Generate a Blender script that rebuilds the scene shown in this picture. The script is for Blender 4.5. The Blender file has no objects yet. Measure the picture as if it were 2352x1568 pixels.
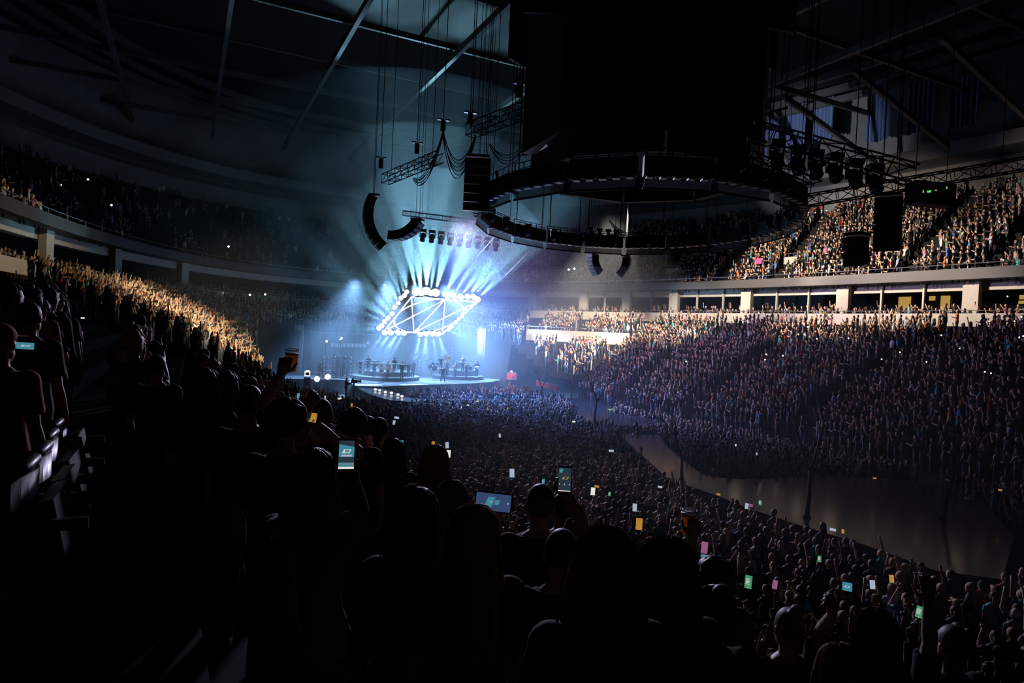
import bpy, bmesh, math, random
import numpy as np
from mathutils import Vector, Matrix
sc = bpy.context.scene
COL = sc.collection
random.seed(7)
rng = np.random.default_rng(11)
R = math.radians
pi = math.pi

# ------------------------------------------------------------------ camera
FPX = 1500.0
PHI, PIT = R(2.67), R(0.84)
CAM = np.array([0.0, 0.0, 7.3])
_fw = np.array([0, math.cos(PIT), -math.sin(PIT)])
_up0 = np.array([0, math.sin(PIT), math.cos(PIT)])
_r0 = np.array([1.0, 0, 0])
_rt = _r0 * math.cos(PHI) + _up0 * math.sin(PHI)
_up = -_r0 * math.sin(PHI) + _up0 * math.cos(PHI)
cam_data = bpy.data.cameras.new('camera')
cam = bpy.data.objects.new('camera', cam_data)
COL.objects.link(cam)
M = Matrix(((_rt[0], _up[0], -_fw[0], CAM[0]), (_rt[1], _up[1], -_fw[1], CAM[1]), (_rt[2], _up[2], -_fw[2], CAM[2]), (0, 0, 0, 1)))
cam.matrix_world = M
cam_data.sensor_width = 36.0
cam_data.lens = 36.0 * FPX / 2352.0
cam_data.clip_start = 0.1
cam_data.clip_end = 400
sc.camera = cam

def proj(p):
    d = np.asarray(p, float) - CAM
    z = d @ _fw
    z = np.where(np.abs(z) < 1e-6, 1e-6, z)
    return np.stack([1176 + FPX * (d @ _rt) / z, 784 - FPX * (d @ _up) / z, z], -1)

def ray(px, py):
    return _rt * ((px - 1176) / FPX) + _up * ((784 - py) / FPX) + _fw

def at_d(px, py, d):
    return CAM + ray(px, py) * d

def at_z(px, py, z):
    r = ray(px, py)
    return CAM + r * ((z - CAM[2]) / r[2])

# ------------------------------------------------------------------ world, exposure
w = bpy.data.worlds.new('World')
sc.world = w
w.use_nodes = True
w.node_tree.nodes['Background'].inputs[0].default_value = (0.02, 0.035, 0.06, 1)
w.node_tree.nodes['Background'].inputs[1].default_value = 0.0
vs = sc.view_settings
vs.view_transform = 'Standard'
vs.look = 'None'
vs.exposure = 0.0
vs.gamma = 1.0
vs.use_curve_mapping = False
cy = sc.cycles
cy.max_bounces = 4
cy.diffuse_bounces = 1
cy.glossy_bounces = 2
cy.transmission_bounces = 3
cy.transparent_max_bounces = 8
cy.volume_bounces = 0
cy.caustics_reflective = False
cy.caustics_refractive = False

# ------------------------------------------------------------------ arena plan
TH = R(26.56)
NV = np.array([math.cos(TH), math.sin(TH)])
UV = np.array([-math.sin(TH), math.cos(TH)])
NC, UC, RA, RB = 20.2, 21.9, 30.8, 62.2
LEDGE_Z = 10.18

def W(n, u, z=0.0):
    q = n * NV + u * UV
    return np.array([q[0], q[1], z])

def NU(p):
    p = np.asarray(p, float)
    return p[..., :2] @ NV, p[..., :2] @ UV

def ring(t, k, z=0.0):
    """points at inset t from the concourse ledge, parameter k"""
    k = np.asarray(k, float)
    p = 2.27 + max(0.0, t) * 0.075
    c, s = np.cos(k), np.sin(k)
    n = NC + (RA - t) * np.sign(c) * np.abs(c) ** (2 / p)
    u = UC + (RB - t) * np.sign(s) * np.abs(s) ** (2 / p)
    q = n[..., None] * NV + u[..., None] * UV
    return np.concatenate([q, np.full(q.shape[:-1] + (1,), float(z))], -1)

def k_at_px(px, t, z, k0=-0.4, k1=1.5):
    ks = np.linspace(k0, k1, 1500)
    q = proj(ring(t, ks, z))
    ok = q[:, 2] > 5
    i = np.argmin(np.where(ok, np.abs(q[:, 0] - px), 1e9))
    return ks[i]

# ------------------------------------------------------------------ lights (the big ones)
def look_at(o, a, b):
    d = Vector(b) - Vector(a)
    o.location = a
    o.rotation_euler = d.to_track_quat('-Z', 'Y').to_euler()

def spot(name, a, b, power, color, angle, blend=0.3, size=0.1):
    l = bpy.data.lights.new(name, 'SPOT')
    l.energy = power
    l.color = color
    l.spot_size = R(angle)
    l.spot_blend = blend
    l.shadow_soft_size = size
    o = bpy.data.objects.new(name, l)
    COL.objects.link(o)
    look_at(o, a, b)
    return o

def on_u(px, py, u):
    r = ray(px, py)
    s = (u - CAM[:2] @ UV) / (r[:2] @ UV)
    return CAM + r * s

# the rhombus of tubes hangs in a plane across the arena
SIGN_U = UC + 43.0
def on_sign(px, py, du=0.0): return on_u(px, py, SIGN_U + du)
SGN = {k: on_sign(*v) for k, v in {'A': (945, 682), 'B': (1096, 693), 'C': (1016, 767), 'D': (883, 760)}.items()}
SC = sum(SGN.values()) / 4
U3, N3, Z3 = np.array([UV[0], UV[1], 0]), np.array([NV[0], NV[1], 0]), np.array([0, 0, 1.0])
# warm lights added without fixtures: right lower stand, suites, upper deck; left stand
FT = W(NC + 11, UC + 21, 18.5)
FL = W(NC - 13, UC + 16, 18)
spot('added_hall_light', FT, W(NC + 19, UC + 39, 6.5), 105000, (1.0, 0.86, 0.68), 40, 0.5, 0.4)
spot('added_hall_light', FT, W(NC + 25, UC + 29, 9.0), 40000, (1.0, 0.84, 0.66), 40, 0.6, 0.4)
spot('added_hall_light', FT, W(NC + 29, UC + 13, 11.5), 40000, (1.0, 0.82, 0.64), 44, 0.5, 0.4)
spot('added_hall_light', FT, W(NC + 34, UC + 23, 16), 52000, (1.0, 0.82, 0.66), 46, 0.7, 0.4)
spot('added_hall_light', FT, W(NC + 37, UC + 7, 17), 22000, (1.0, 0.80, 0.64), 46, 0.7, 0.4)
spot('added_hall_light', FT, ring(-14, np.array([k_at_px(1860, -14, 29)]), 29)[0], 26000, (0.75, 0.82, 0.95), 30, 0.7, 0.4)  # cool spot added to brighten the blue curtains, not the audience
spot('added_hall_light', FL, W(NC - 20, UC + 33, 5.5), 44000, (1.0, 0.76, 0.46), 38, 0.6, 0.4)
spot('added_hall_light', W(NC - 6, UC + 14, 19), W(NC - 27, UC + 28, 8), 11000, (1.0, 0.78, 0.5), 42, 0.6, 0.4)
# cool washes from the lighting truss over pit, floor and stands
TRUSS = on_u(1050, 535, UC + 33)
spot('floor_wash', TRUSS, W(NC + 4, UC + 24, 0), 115000, (0.16, 0.32, 1.0), 76, 0.9, 1.5)
spot('stand_wash', TRUSS, W(NC + 21, UC + 14, 4), 40000, (0.62, 0.48, 1.0), 72, 0.9, 1.5)
spot('pit_wash', TRUSS, W(NC + 7, UC + 38, 1.5), 14000, (0.9, 0.6, 0.85), 44, 0.8, 1.0)
spot('near_wash', TRUSS, W(NC - 10, UC - 14, 5), 80000, (0.75, 0.68, 1.0), 34, 0.8, 1.0)
for a in (-6, -2, 2, 6):  # washes added behind the rhombus without fixtures, to light stage and smoke
    spot('added_stage_wash', W(NC + 1 + a * .8, UC + 49, 12.2), W(NC + 4 + a * 2.0, UC + 46, 1), 72000 + 6000 * a, (0.26, 0.52, 1.0), 66, 0.8, 0.8)


# ------------------------------------------------------------------ helpers
def prop(o, label=None, cat=None, group=None, kind=None):
    if label: o['label'] = label
    if cat: o['category'] = cat
    if group: o['group'] = group
    if kind: o['kind'] = kind
    return o

def thing(name, label, cat, loc=(0, 0, 0), rz=0.0, group=None):
    o = bpy.data.objects.new(name, None)
    COL.objects.link(o)
    o.location = [float(v) for v in loc]
    o.rotation_euler = (0, 0, rz)
    o.empty_display_size = 0.2
    return prop(o, label, cat, group)

def frames(pts):
    pts = [Vector(p) for p in pts]
    T = []
    for i in range(len(pts)):
        a = pts[max(i - 1, 0)]
        b = pts[min(i + 1, len(pts) - 1)]
        t = (b - a)
        T.append(t.normalized() if t.length > 1e-9 else Vector((0, 0, 1)))
    ref = Vector((0, 1, 0)) if abs(T[0].y) < 0.9 else Vector((1, 0, 0))
    x = ref.cross(T[0]).normalized()
    out = []
    for i, t in enumerate(T):
        if i:
            ax = T[i - 1].cross(t)
            if ax.length > 1e-7:
                x = Matrix.Rotation(T[i - 1].angle(t), 3, ax.normalized()) @ x
        x = (x - t * x.dot(t)).normalized()
        out.append((pts[i], x, t.cross(x).normalized()))
    return out

class MB:
    """collects shapes, builds ONE mesh object"""
    def __init__(s):
        s.v, s.f, s.m, s.cur = [], [], [], 0
    def mat(s, i):
        s.cur = i
        return s
    def add(s, V, F):
        b = len(s.v)
        s.v += [tuple(float(c) for c in p) for p in V]
        for f in F:
            s.f.append(tuple(b + i for i in f))
            s.m.append(s.cur)
        return s
    def box(s, c, d, rz=0.0, rot=None, taper=1.0):
        hx, hy, hz = d[0] / 2, d[1] / 2, d[2] / 2
        V = [Vector((x * hx * (taper if z > 0 else 1), y * hy * (taper if z > 0 else 1), z * hz)) for z in (-1, 1) for y in (-1, 1) for x in (-1, 1)]
        m = rot if rot is not None else Matrix.Rotation(rz, 3, 'Z')
        c = Vector(c)
        return s.add([m @ p + c for p in V], [(0, 2, 3, 1), (4, 5, 7, 6), (0, 1, 5, 4), (2, 6, 7, 3), (0, 4, 6, 2), (1, 3, 7, 5)])
    def tube(s, pts, r, seg=6, cap=True, flat=None):
        n = len(pts)
        rs = r if isinstance(r, (list, tuple)) else [r] * n
        V, F = [], []
        for i, (p, x, y) in enumerate(frames(pts)):
            ra = rs[i]
            rx, ry = ra if isinstance(ra, (list, tuple)) else (ra, ra)
            for j in range(seg):
                a = 2 * pi * j / seg
                V.append(p + x * (rx * math.cos(a)) + y * (ry * math.sin(a)))
        for i in range(n - 1):
            for j in range(seg):
                k = (j + 1) % seg
                F.append((i * seg + j, i * seg + k, (i + 1) * seg + k, (i + 1) * seg + j))
        if cap:
            F.append(tuple(range(seg - 1, -1, -1)))
            F.append(tuple((n - 1) * seg + j for j in range(seg)))
        return s.add(V, F)
    def bar(s, a, b, r, seg=4):
        return s.tube([a, b], r, seg)
    def ell(s, c, r, seg=10, rings=6, rot=None):
        V, F = [], []
        c = Vector(c)
        for i in range(1, rings):
            t = pi * i / rings
            for j in range(seg):
                a = 2 * pi * j / seg
                p = Vector((r[0] * math.sin(t) * math.cos(a), r[1] * math.sin(t) * math.sin(a), r[2] * math.cos(t)))
                V.append((rot @ p if rot is not None else p) + c)
        top = Vector((0, 0, r[2])); bot = Vector((0, 0, -r[2]))
        V.append((rot @ top if rot is not None else top) + c)
        V.append((rot @ bot if rot is not None else bot) + c)
        nt, nb = len(V) - 2, len(V) - 1
        for i in range(rings - 2):
            for j in range(seg):
                k = (j + 1) % seg
                F.append((i * seg + j, (i + 1) * seg + j, (i + 1) * seg + k, i * seg + k))
        for j in range(seg):
            k = (j + 1) % seg
            F.append((nt, j, k))
            F.append((nb, (rings - 2) * seg + k, (rings - 2) * seg + j))
        return s.add(V, F)
    def prism(s, poly, z0, z1):
        n = len(poly)
        V = [(p[0], p[1], z0) for p in poly] + [(p[0], p[1], z1) for p in poly]
        F = [tuple(range(n - 1, -1, -1)), tuple(range(n, 2 * n))]
        F += [(i, (i + 1) % n, n + (i + 1) % n, n + i) for i in range(n)]
        return s.add(V, F)
    def lathe(s, c, prof, seg=16, rot=None):
        V, F = [], []
        c = Vector(c)
        for (r, z) in prof:
            for j in range(seg):
                a = 2 * pi * j / seg
                p = Vector((r * math.cos(a), r * math.sin(a), z))
                V.append((rot @ p if rot is not None else p) + c)
        n = len(prof)
        for i in range(n - 1):
            for j in range(seg):
                k = (j + 1) % seg
                F.append((i * seg + j, i * seg + k, (i + 1) * seg + k, (i + 1) * seg + j))
        F.append(tuple(range(seg - 1, -1, -1)))
        F.append(tuple((n - 1) * seg + j for j in range(seg)))
        return s.add(V, F)
    def strip(s, A, B):
        n = len(A)
        return s.add(list(A) + list(B), [(i, i + 1, n + i + 1, n + i) for i in range(n - 1)])
    def build(s, name, mats, parent=None, smooth=False):
        me = bpy.data.meshes.new(name)
        me.from_pydata(s.v, [], s.f)
        mats = mats if isinstance(mats, (list, tuple)) else [mats]
        for m in mats: me.materials.append(m)
        if len(mats) > 1:
            me.polygons.foreach_set('material_index', s.m)
        if smooth:
            me.polygons.foreach_set('use_smooth', [True] * len(me.polygons))
        me.update()
        o = bpy.data.objects.new(name, me)
        COL.objects.link(o)
        if parent is not None: o.parent = parent
        return o

def copy_tree(o, parent=None):
    c = o.copy()
    COL.objects.link(c)
    if parent is not None: c.parent = parent
    for ch in o.children: copy_tree(ch, c)
    return c

def mat(name, color, rough=0.6, metal=0.0, emit=None, es=0.0, noise=0.0, nscale=4.0, spec=0.5, bump=0.0):
    m = bpy.data.materials.new(name)
    m.use_nodes = True
    nt = m.node_tree
    b = nt.nodes['Principled BSDF']
    b.inputs['Base Color'].default_value = (*color, 1)
    b.inputs['Roughness'].default_value = rough
    b.inputs['Metallic'].default_value = metal
    b.inputs['Specular IOR Level'].default_value = spec
    if emit:
        b.inputs['Emission Color'].default_value = (*emit, 1)
        b.inputs['Emission Strength'].default_value = es
        m.cycles.emission_sampling = 'NONE'
    if noise or bump:
        tc = nt.nodes.new('ShaderNodeTexCoord')
        n = nt.nodes.new('ShaderNodeTexNoise')
        n.inputs['Scale'].default_value = nscale
        n.inputs['Detail'].default_value = 4
        nt.links.new(tc.outputs['Object'], n.inputs['Vector'])
        if noise:
            r = nt.nodes.new('ShaderNodeMix')
            r.data_type = 'RGBA'
            r.inputs[6].default_value = (*[max(0, c * (1 - noise)) for c in color], 1)
            r.inputs[7].default_value = (*[min(1, c * (1 + noise)) for c in color], 1)
            nt.links.new(n.outputs['Fac'], r.inputs[0])
            nt.links.new(r.outputs[2], b.inputs['Base Color'])
        if bump:
            bp = nt.nodes.new('ShaderNodeBump')
            bp.inputs['Strength'].default_value = bump
            nt.links.new(n.outputs['Fac'], bp.inputs['Height'])
            nt.links.new(bp.outputs['Normal'], b.inputs['Normal'])
    return m

M_ = {}
def mk(key, *a, **k):
    M_[key] = mat(key, *a, **k)
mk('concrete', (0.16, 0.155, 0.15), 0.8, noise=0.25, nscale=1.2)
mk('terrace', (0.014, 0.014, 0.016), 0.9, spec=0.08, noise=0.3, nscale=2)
mk('fascia', (0.045, 0.044, 0.043), 0.6, noise=0.1)
mk('ledge', (0.42, 0.40, 0.36), 0.6, noise=0.12, nscale=1.5)
mk('beige', (0.40, 0.37, 0.31), 0.7, noise=0.1)
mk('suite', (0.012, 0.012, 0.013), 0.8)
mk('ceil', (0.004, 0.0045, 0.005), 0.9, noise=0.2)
mk('steel', (0.10, 0.10, 0.095), 0.5, metal=0.2, noise=0.2)
mk('black', (0.006, 0.006, 0.007), 0.6)
mk('blackmetal', (0.012, 0.012, 0.014), 0.35, metal=0.3)
mk('chrome', (0.5, 0.5, 0.5), 0.2, metal=1.0)
mk('alu', (0.35, 0.36, 0.38), 0.35, metal=0.8)
mk('drape', (0.055, 0.06, 0.055), 0.85, noise=0.2)
mk('deck', (0.022, 0.026, 0.03), 0.14, noise=0.3, nscale=1.5, spec=0.2)
M_['deck'].node_tree.nodes['Principled BSDF'].inputs['IOR'].default_value = 1.2
mk('stagedeck', (0.16, 0.17, 0.19), 0.3, noise=0.2, nscale=1.5)
mk('stageblack', (0.008, 0.009, 0.012), 0.5)
mk('floor', (0.03, 0.03, 0.03), 0.5, noise=0.2)
mk('bulb', (1, 1, 1), 0.3, emit=(0.95, 0.97, 1.0), es=1.8)
mk('tube', (1, 1, 1), 0.3, emit=(0.93, 0.96, 1.0), es=1.6)
mk('spark', (1, 1, 1), 0.3, emit=(1.0, 0.86, 0.66), es=10)
mk('bark', (0.03, 0.026, 0.023), 0.85, noise=0.3, nscale=9, bump=0.4)
mk('white', (0.65, 0.65, 0.66), 0.5)
mk('red', (0.45, 0.02, 0.04), 0.5)
mk('door_glow', (0.5, 0.36, 0.1), 0.6, emit=(1.0, 0.62, 0.14), es=0.42)

# ------------------------------------------------------------------ the arena shell
KS = np.linspace(-0.75, 2 * pi - 0.75, 241)
def far_cut(q):
    n, u = NU(q)
    return (np.abs(n - NC) < 14.8) & (u > UC + 30)

ROWS, RD, RH, ZTOP = 20, 0.85, 0.345, 9.2
def row_t(i): return 0.75 + RD * i
def row_z(i): return ZTOP - RH * i if i <= 11 else ZTOP - RH * 11 - 0.53 * (i - 11)
CUT_ROW = 9      # behind the stage only the upper rows stand
def strip_masked(mb, A, B, skip=None):
    for i in range(len(A) - 1):
        if skip is not None and skip[i]: continue
        mb.add([A[i], A[i + 1], B[i + 1], B[i]], [(0, 1, 2, 3)])

mb = MB()
for i in range(ROWS):
    t0, t1, z = row_t(i) - 0.45, row_t(i) + 0.40, row_z(i)
    A, B = ring(t0, KS, z), ring(t1, KS, z)
    skip = far_cut((A[:-1] + A[1:]) / 2) if i >= CUT_ROW else None
    strip_masked(mb, A, B, skip)
    Cc = B.copy(); Cc[:, 2] = row_z(i + 1) if i < ROWS - 1 else 0
    if i == CUT_ROW - 1:
        sk = far_cut((A[:-1] + A[1:]) / 2)
        for j in range(len(Cc)):
            if sk[min(j, len(sk) - 1)]: Cc[j, 2] = 0
    if i < ROWS - 1: strip_masked(mb, B, Cc, skip)
    else: BOARD = (B, Cc, skip)
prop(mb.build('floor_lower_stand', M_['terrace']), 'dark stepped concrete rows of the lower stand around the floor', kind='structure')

mb = MB(); strip_masked(mb, *BOARD)
prop(mb.build('wall_boards', M_['stageblack']), 'black board wall at the foot of the lower stand', kind='structure')
mb = MB()
prop(mb.add([W(NC + a, UC + b) for a, b in ((-40, -75), (40, -75), (40, 75), (-40, 75))], [(0, 1, 2, 3)]).build('floor', M_['floor']), 'dark arena floor under the standing crowd', kind='structure')

# ledge wall between the lower stand and the suites
mb = MB()
A, B = ring(0.3, KS, row_z(0)), ring(0.3, KS, LEDGE_Z)
mb.strip(A, B); mb.strip(B, ring(0.0, KS, LEDGE_Z)); mb.strip(ring(0.0, KS, LEDGE_Z), ring(0.0, KS, 9.3))
prop(mb.build('wall_ledge', M_['ledge']), 'pale concrete ledge wall at the top of the lower stand', kind='structure')
mb = MB()
mb.tube([tuple(p) for p in ring(0.1, KS, LEDGE_Z + 0.22)], 0.03, 5)
for k in KS[::2]:
    p = ring(0.1, np.array([k]), LEDGE_Z)[0]
    mb.bar(p, p + np.array([0, 0, 0.22]), 0.02)
prop(mb.build('trim_1', M_['alu']), 'thin metal rail along the pale concourse ledge', kind='structure')

# suite level: floor, back wall, soffit, fascia
mb = MB()
mb.strip(ring(0, KS, 9.3), ring(-7, KS, 9.3))
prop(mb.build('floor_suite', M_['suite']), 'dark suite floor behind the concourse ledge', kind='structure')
mb = MB(); mb.strip(ring(-7, KS, 9.3), ring(-7, KS, 13))
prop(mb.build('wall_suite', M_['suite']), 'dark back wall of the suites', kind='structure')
mb = MB()
mb.strip(ring(-7, KS, 12.75), ring(-0.2, KS, 12.75)); mb.strip(ring(-1.5, KS, 12.75), ring(-1.5, KS, 12.0)); mb.strip(ring(-1.5, KS, 12.0), ring(-2.2, KS, 12.0)); mb.strip(ring(-2.2, KS, 12.0), ring(-2.2, KS, 12.75))
prop(mb.build('ceiling_suite', M_['beige']), 'beige soffit and header above the suites', kind='structure')
mb = MB()
mb.strip(ring(0.1, KS, 12.7), ring(0.1, KS, 13.5)); mb.strip(ring(0.1, KS, 13.5), ring(-0.25, KS, 13.5)); mb.strip(ring(0.1, KS, 12.7), ring(-1.5, KS, 12.7)); mb.strip(ring(-0.25, KS, 13.5), ring(-0.25, KS, 12.8))
prop(mb.build('wall_fascia', M_['fascia']), 'dark grey fascia band along the front of the upper deck', kind='structure')
mb = MB()
mb.tube([tuple(p) for p in ring(-0.1, KS, 13.85)], 0.025, 5)
for k in KS[::2]:
    p = ring(-0.1, np.array([k]), 13.5)[0]
    mb.bar(p, p + np.array([0, 0, 0.35]), 0.015)
prop(mb.build('trim_2', M_['alu']), 'thin guard rail on top of the dark fascia', kind='structure')

UROWS, UD, UH = 20, 0.82, 0.5
def urow_t(i): return -0.75 - UD * i
def urow_z(i): return 12.85 + UH * i
mb = MB()
for i in range(UROWS):
    t0, t1, z = urow_t(i) + 0.4, urow_t(i) - 0.42, urow_z(i)
    mb.strip(ring(t0, KS, z), ring(t1, KS, z))
    mb.strip(ring(t1, KS, z), ring(t1, KS, z + UH))
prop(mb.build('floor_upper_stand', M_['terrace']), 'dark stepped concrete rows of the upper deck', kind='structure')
TB = urow_t(UROWS - 1) - 0.42
ZB = urow_z(UROWS - 1) + UH
mb = MB()
mb.strip(ring(TB, KS, ZB - .5), ring(TB, KS, ZB + 2.2)); mb.strip(ring(TB, KS, ZB + 2.2), ring(TB - 2.5, KS, ZB + 2.2)); mb.strip(ring(TB - 2.5, KS, ZB + 2.2), ring(TB - 2.5, KS, 36))
prop(mb.build('wall_upper', M_['concrete']), 'grey wall above the last row of the upper deck', kind='structure')
mb = MB()
mb.strip(ring(TB + 1.2, KS, ZB + 3.6), ring(TB + 1.2, KS, ZB + 4.9)); mb.strip(ring(TB + 1.2, KS, ZB + 3.6), ring(TB - 2.5, KS, ZB + 3.6)); mb.strip(ring(TB + 1.2, KS, ZB + 4.9), ring(TB - 2.5, KS, ZB + 4.9))
prop(mb.build('wall_press', M_['concrete']), 'beige parapet of the gallery above the upper deck', kind='structure')
mb = MB()
mb.add([W(NC + a, UC + b, 36) for a, b in ((-60, -90), (60, -90), (60, 90), (-60, 90))], [(0, 3, 2, 1)])
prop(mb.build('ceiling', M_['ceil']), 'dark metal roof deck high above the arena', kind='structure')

# suite columns, wide ones and thin posts between them
colk = [k_at_px(x, -1.2, 11, -0.6, 1.6) for x in (1223, 1340, 1440, 1548, 1715, 1938, 2230)]
colk += [k_at_px(x, -1.2, 11, 1.9, 3.6) for x in (265, 105, 420)]
for i, k in enumerate(colk):
    p = ring(-1.2, np.array([k]), 0)[0]
    q = ring(-1.2, np.array([k + 0.01]), 0)[0]
    rz = math.atan2(q[1] - p[1], q[0] - p[0])
    mb = MB(); mb.box((p[0], p[1], 11.0), (1.1, 0.5, 3.4), rz)
    prop(mb.build('column', M_['beige']), 'beige suite column between the ledge and the soffit', kind='structure')
for x in (1388, 1495, 1601, 1660, 1784, 1857, 2025, 2122):
    k = k_at_px(x, -1.4, 11, -0.6, 1.6)
    p = ring(-1.4, np.array([k]), 0)[0]
    mb = MB(); mb.box((p[0], p[1], 11.0), (0.16, 0.16, 3.4), 0.3)
    prop(mb.build('column', M_['beige']), 'thin pale post between two suites', kind='structure')

# ------------------------------------------------------------------ stage platforms and runways
def pxpoly(L, z): return [at_z(x, y, z)[:2] for x, y in L]
def nupoly(L): return [W(NC + a, UC + b)[:2] for a, b in L]
def inside(poly, X, Y):
    r = np.zeros(len(X), bool)
    n = len(poly)
    for i in range(n):
        x1, y1 = poly[i]; x2, y2 = poly[(i + 1) % n]
        c = (y1 > Y) != (y2 > Y)
        with np.errstate(all='ignore'):
            xs = (x2 - x1) * (Y - y1) / (y2 - y1 + 1e-12) + x1
        r ^= c & (X < xs)
    return r
def grow(poly, m):
    P = np.array(poly); c = P.mean(0)
    area = 0.5 * np.sum(P[:, 0] * np.roll(P[:, 1], -1) - P[:, 1] * np.roll(P[:, 0], -1))
    sgn = 1 if area > 0 else -1
    out = []
    for i in range(len(P)):
        a, b, d = P[i - 1], P[i], P[(i + 1) % len(P)]
        e1 = (b - a) / (np.linalg.norm(b - a) + 1e-9); e2 = (d - b) / (np.linalg.norm(d - b) + 1e-9)
        t = e1 + e2; t /= (np.linalg.norm(t) + 1e-9)
        out.append(b + sgn * m * np.array([t[1], -t[0]]))
    return out

STAGE = nupoly([(-3.4, 39.1), (-1.6, 40.3), (0.3, 41.1), (4, 42.3), (7.9, 43.6), (11, 45.6), (13.2, 47.8), (14.4, 50), (14.4, 52.6), (-14.4, 52.6), (-14.4, 47.5), (-7, 47.3), (-4.6, 46.4), (-5.3, 44.6), (-5.6, 40)])
WALK_L = nupoly([(-5.6, 40), (-5.9, 36), (-5.9, 32.5), (-5.6, 29), (-4.2, 27.6), (7, 27.6), (10.4, 27.4), (8.6, 23), (5.6, 18.6), (4.6, 15.6), (5.6, 13.4), (8.0, 12.9), (10.2, 14.4), (10.4, 17.4), (9.4, 19.4), (11.6, 23.4), (13.4, 27.4), (12.8, 29.6), (7, 29.8), (-2.6, 29.8), (-3.7, 31), (-3.3, 35), (-3.4, 39.1)])
WALK_R = pxpoly([(1425, 997), (1512, 998), (1537, 1030), (1576, 1062), (1604, 1083), (1634, 1093), (1684, 1100), (1760, 1100), (1850, 1092), (2000, 1095), (2150, 1110), (2262, 1150), (2330, 1235), (2300, 1330), (2150, 1310), (1990, 1252), (1812, 1198), (1717, 1166), (1652, 1140), (1558, 1107), (1528, 1094), (1500, 1068), (1462, 1035)], 1.4)
DECKS = []
def deck(name, poly, z, label, cat='stage', m='deck'):
    root = thing(name, label, cat, (poly[0][0], poly[0][1], 0))
    off = np.array([poly[0][0], poly[0][1]])
    lp = [np.array(p) - off for p in poly]
    MB().prism(grow(lp, -0.06), 0, z - 0.06).build('skirt', M_['stageblack'], root)
    MB().prism(lp, z - 0.06, z).build('deck_top', M_[m], root)
    DECKS.append(poly)
    return root
deck('main_stage', STAGE, 1.5, 'large curved dark main stage deck under the glowing rhombus', m='stagedeck')
deck('runway', WALK_L, 1.42, 'curved runway looping from the main stage to a round platform', 'runway')
deck('long_runway', WALK_R, 1.4, 'long glossy second stage deck widening toward the right of the floor')

# ------------------------------------------------------------------ crowd stock: small standing figures
TRI = lambda F: [t for f in F for t in ([f] if len(f) == 3 else [(f[0], f[i], f[i + 1]) for i in range(1, len(f) - 1)])]
def small_person(pose, hair):
    """V, triangles, part per vertex (0 skin 1 top 2 trousers 3 hair); faces +Y, feet at 0"""
    parts = []
    def part(pid, fn):
        b = MB(); fn(b); parts.append((pid, b))
    part(0, lambda b: b.ell((0, 0.02, 1.62), (0.078, 0.095, 0.125), 7, 5))
    if hair == 'short':
        part(3, lambda b: b.ell((0, -0.012, 1.655), (0.086, 0.1, 0.105), 7, 5))
    elif hair == 'long':
        part(3, lambda b: (b.ell((0, -0.02, 1.655), (0.094, 0.1, 0.11), 7, 5), b.tube([(0, -0.06, 1.66), (0, -0.085, 1.5), (0, -0.1, 1.3)], [(0.085, 0.05), (0.1, 0.055), (0.075, 0.03)], 6)))
    elif hair == 'cap':
        part(3, lambda b: (b.ell((0, 0.0, 1.68), (0.09, 0.105, 0.085), 7, 5), b.box((0, 0.12, 1.665), (0.13, 0.09, 0.015))))
    part(1, lambda b: b.tube([(0, 0, 0.9), (0, 0, 1.08), (0, 0.01, 1.3), (0, 0, 1.43), (0, 0, 1.5)], [(0.155, 0.11), (0.14, 0.095), (0.185, 0.115), (0.19, 0.085), (0.06, 0.055)], 7))
    part(0, lambda b: b.tube([(0, 0, 1.48), (0, 0.005, 1.58)], 0.052, 5, cap=False))
    for s in (-1, 1):
        part(2, lambda b: b.tube([(s * 0.085, 0, 0.93), (s * 0.095, 0.01, 0.5), (s * 0.1, -0.01, 0.08), (s * 0.1, 0.06, 0.0)], [0.09, 0.06, 0.045, 0.05], 5))
    S = lambda s: (s * 0.19, 0, 1.42)
    A = {'down': lambda s: [(s * 0.23, 0.0, 1.15), (s * 0.22, 0.08, 0.9)],
         'front': lambda s: [(s * 0.23, 0.1, 1.18), (s * 0.06, 0.3, 1.25)],
         'up': lambda s: [(s * 0.26, 0.1, 1.6), (s * 0.2, 0.14, 1.92)],
         'one': lambda s: [(0.26, 0.12, 1.62), (0.2, 0.18, 1.95)] if s > 0 else [(-0.23, 0.02, 1.15), (-0.2, 0.1, 0.92)],
         'phone': lambda s: [(s * 0.24, 0.16, 1.28), (s * 0.05, 0.3, 1.58)],
         'clap': lambda s: [(s * 0.27, 0.16, 1.4), (s * 0.04, 0.25, 1.72)],
         'hips': lambda s: [(s * 0.36, -0.04, 1.2), (s * 0.18, 0.06, 1.02)]}[pose]
    for s in (-1, 1):
        e, h = A(s)
        part(1, lambda b: b.tube([S(s), tuple((np.array(S(s)) * .35 + np.array(e) * .65))], [0.055, 0.05], 5))
        part(0, lambda b: b.tube([tuple((np.array(S(s)) * .4 + np.array(e) * .6)), e, h, tuple(np.array(h) + (np.array(h) - np.array(e)) * 0.42)], [0.042, 0.042, 0.03, 0.036], 5))
    V, F, P = [], [], []
    for pid, b in parts:
        o = len(V)
        V += b.v; F += [tuple(o + i for i in f) for f in TRI(b.f)]; P += [pid] * len(b.v)
    return np.array(V, np.float32), np.array(F, np.int32), np.array(P, np.int32)

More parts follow.
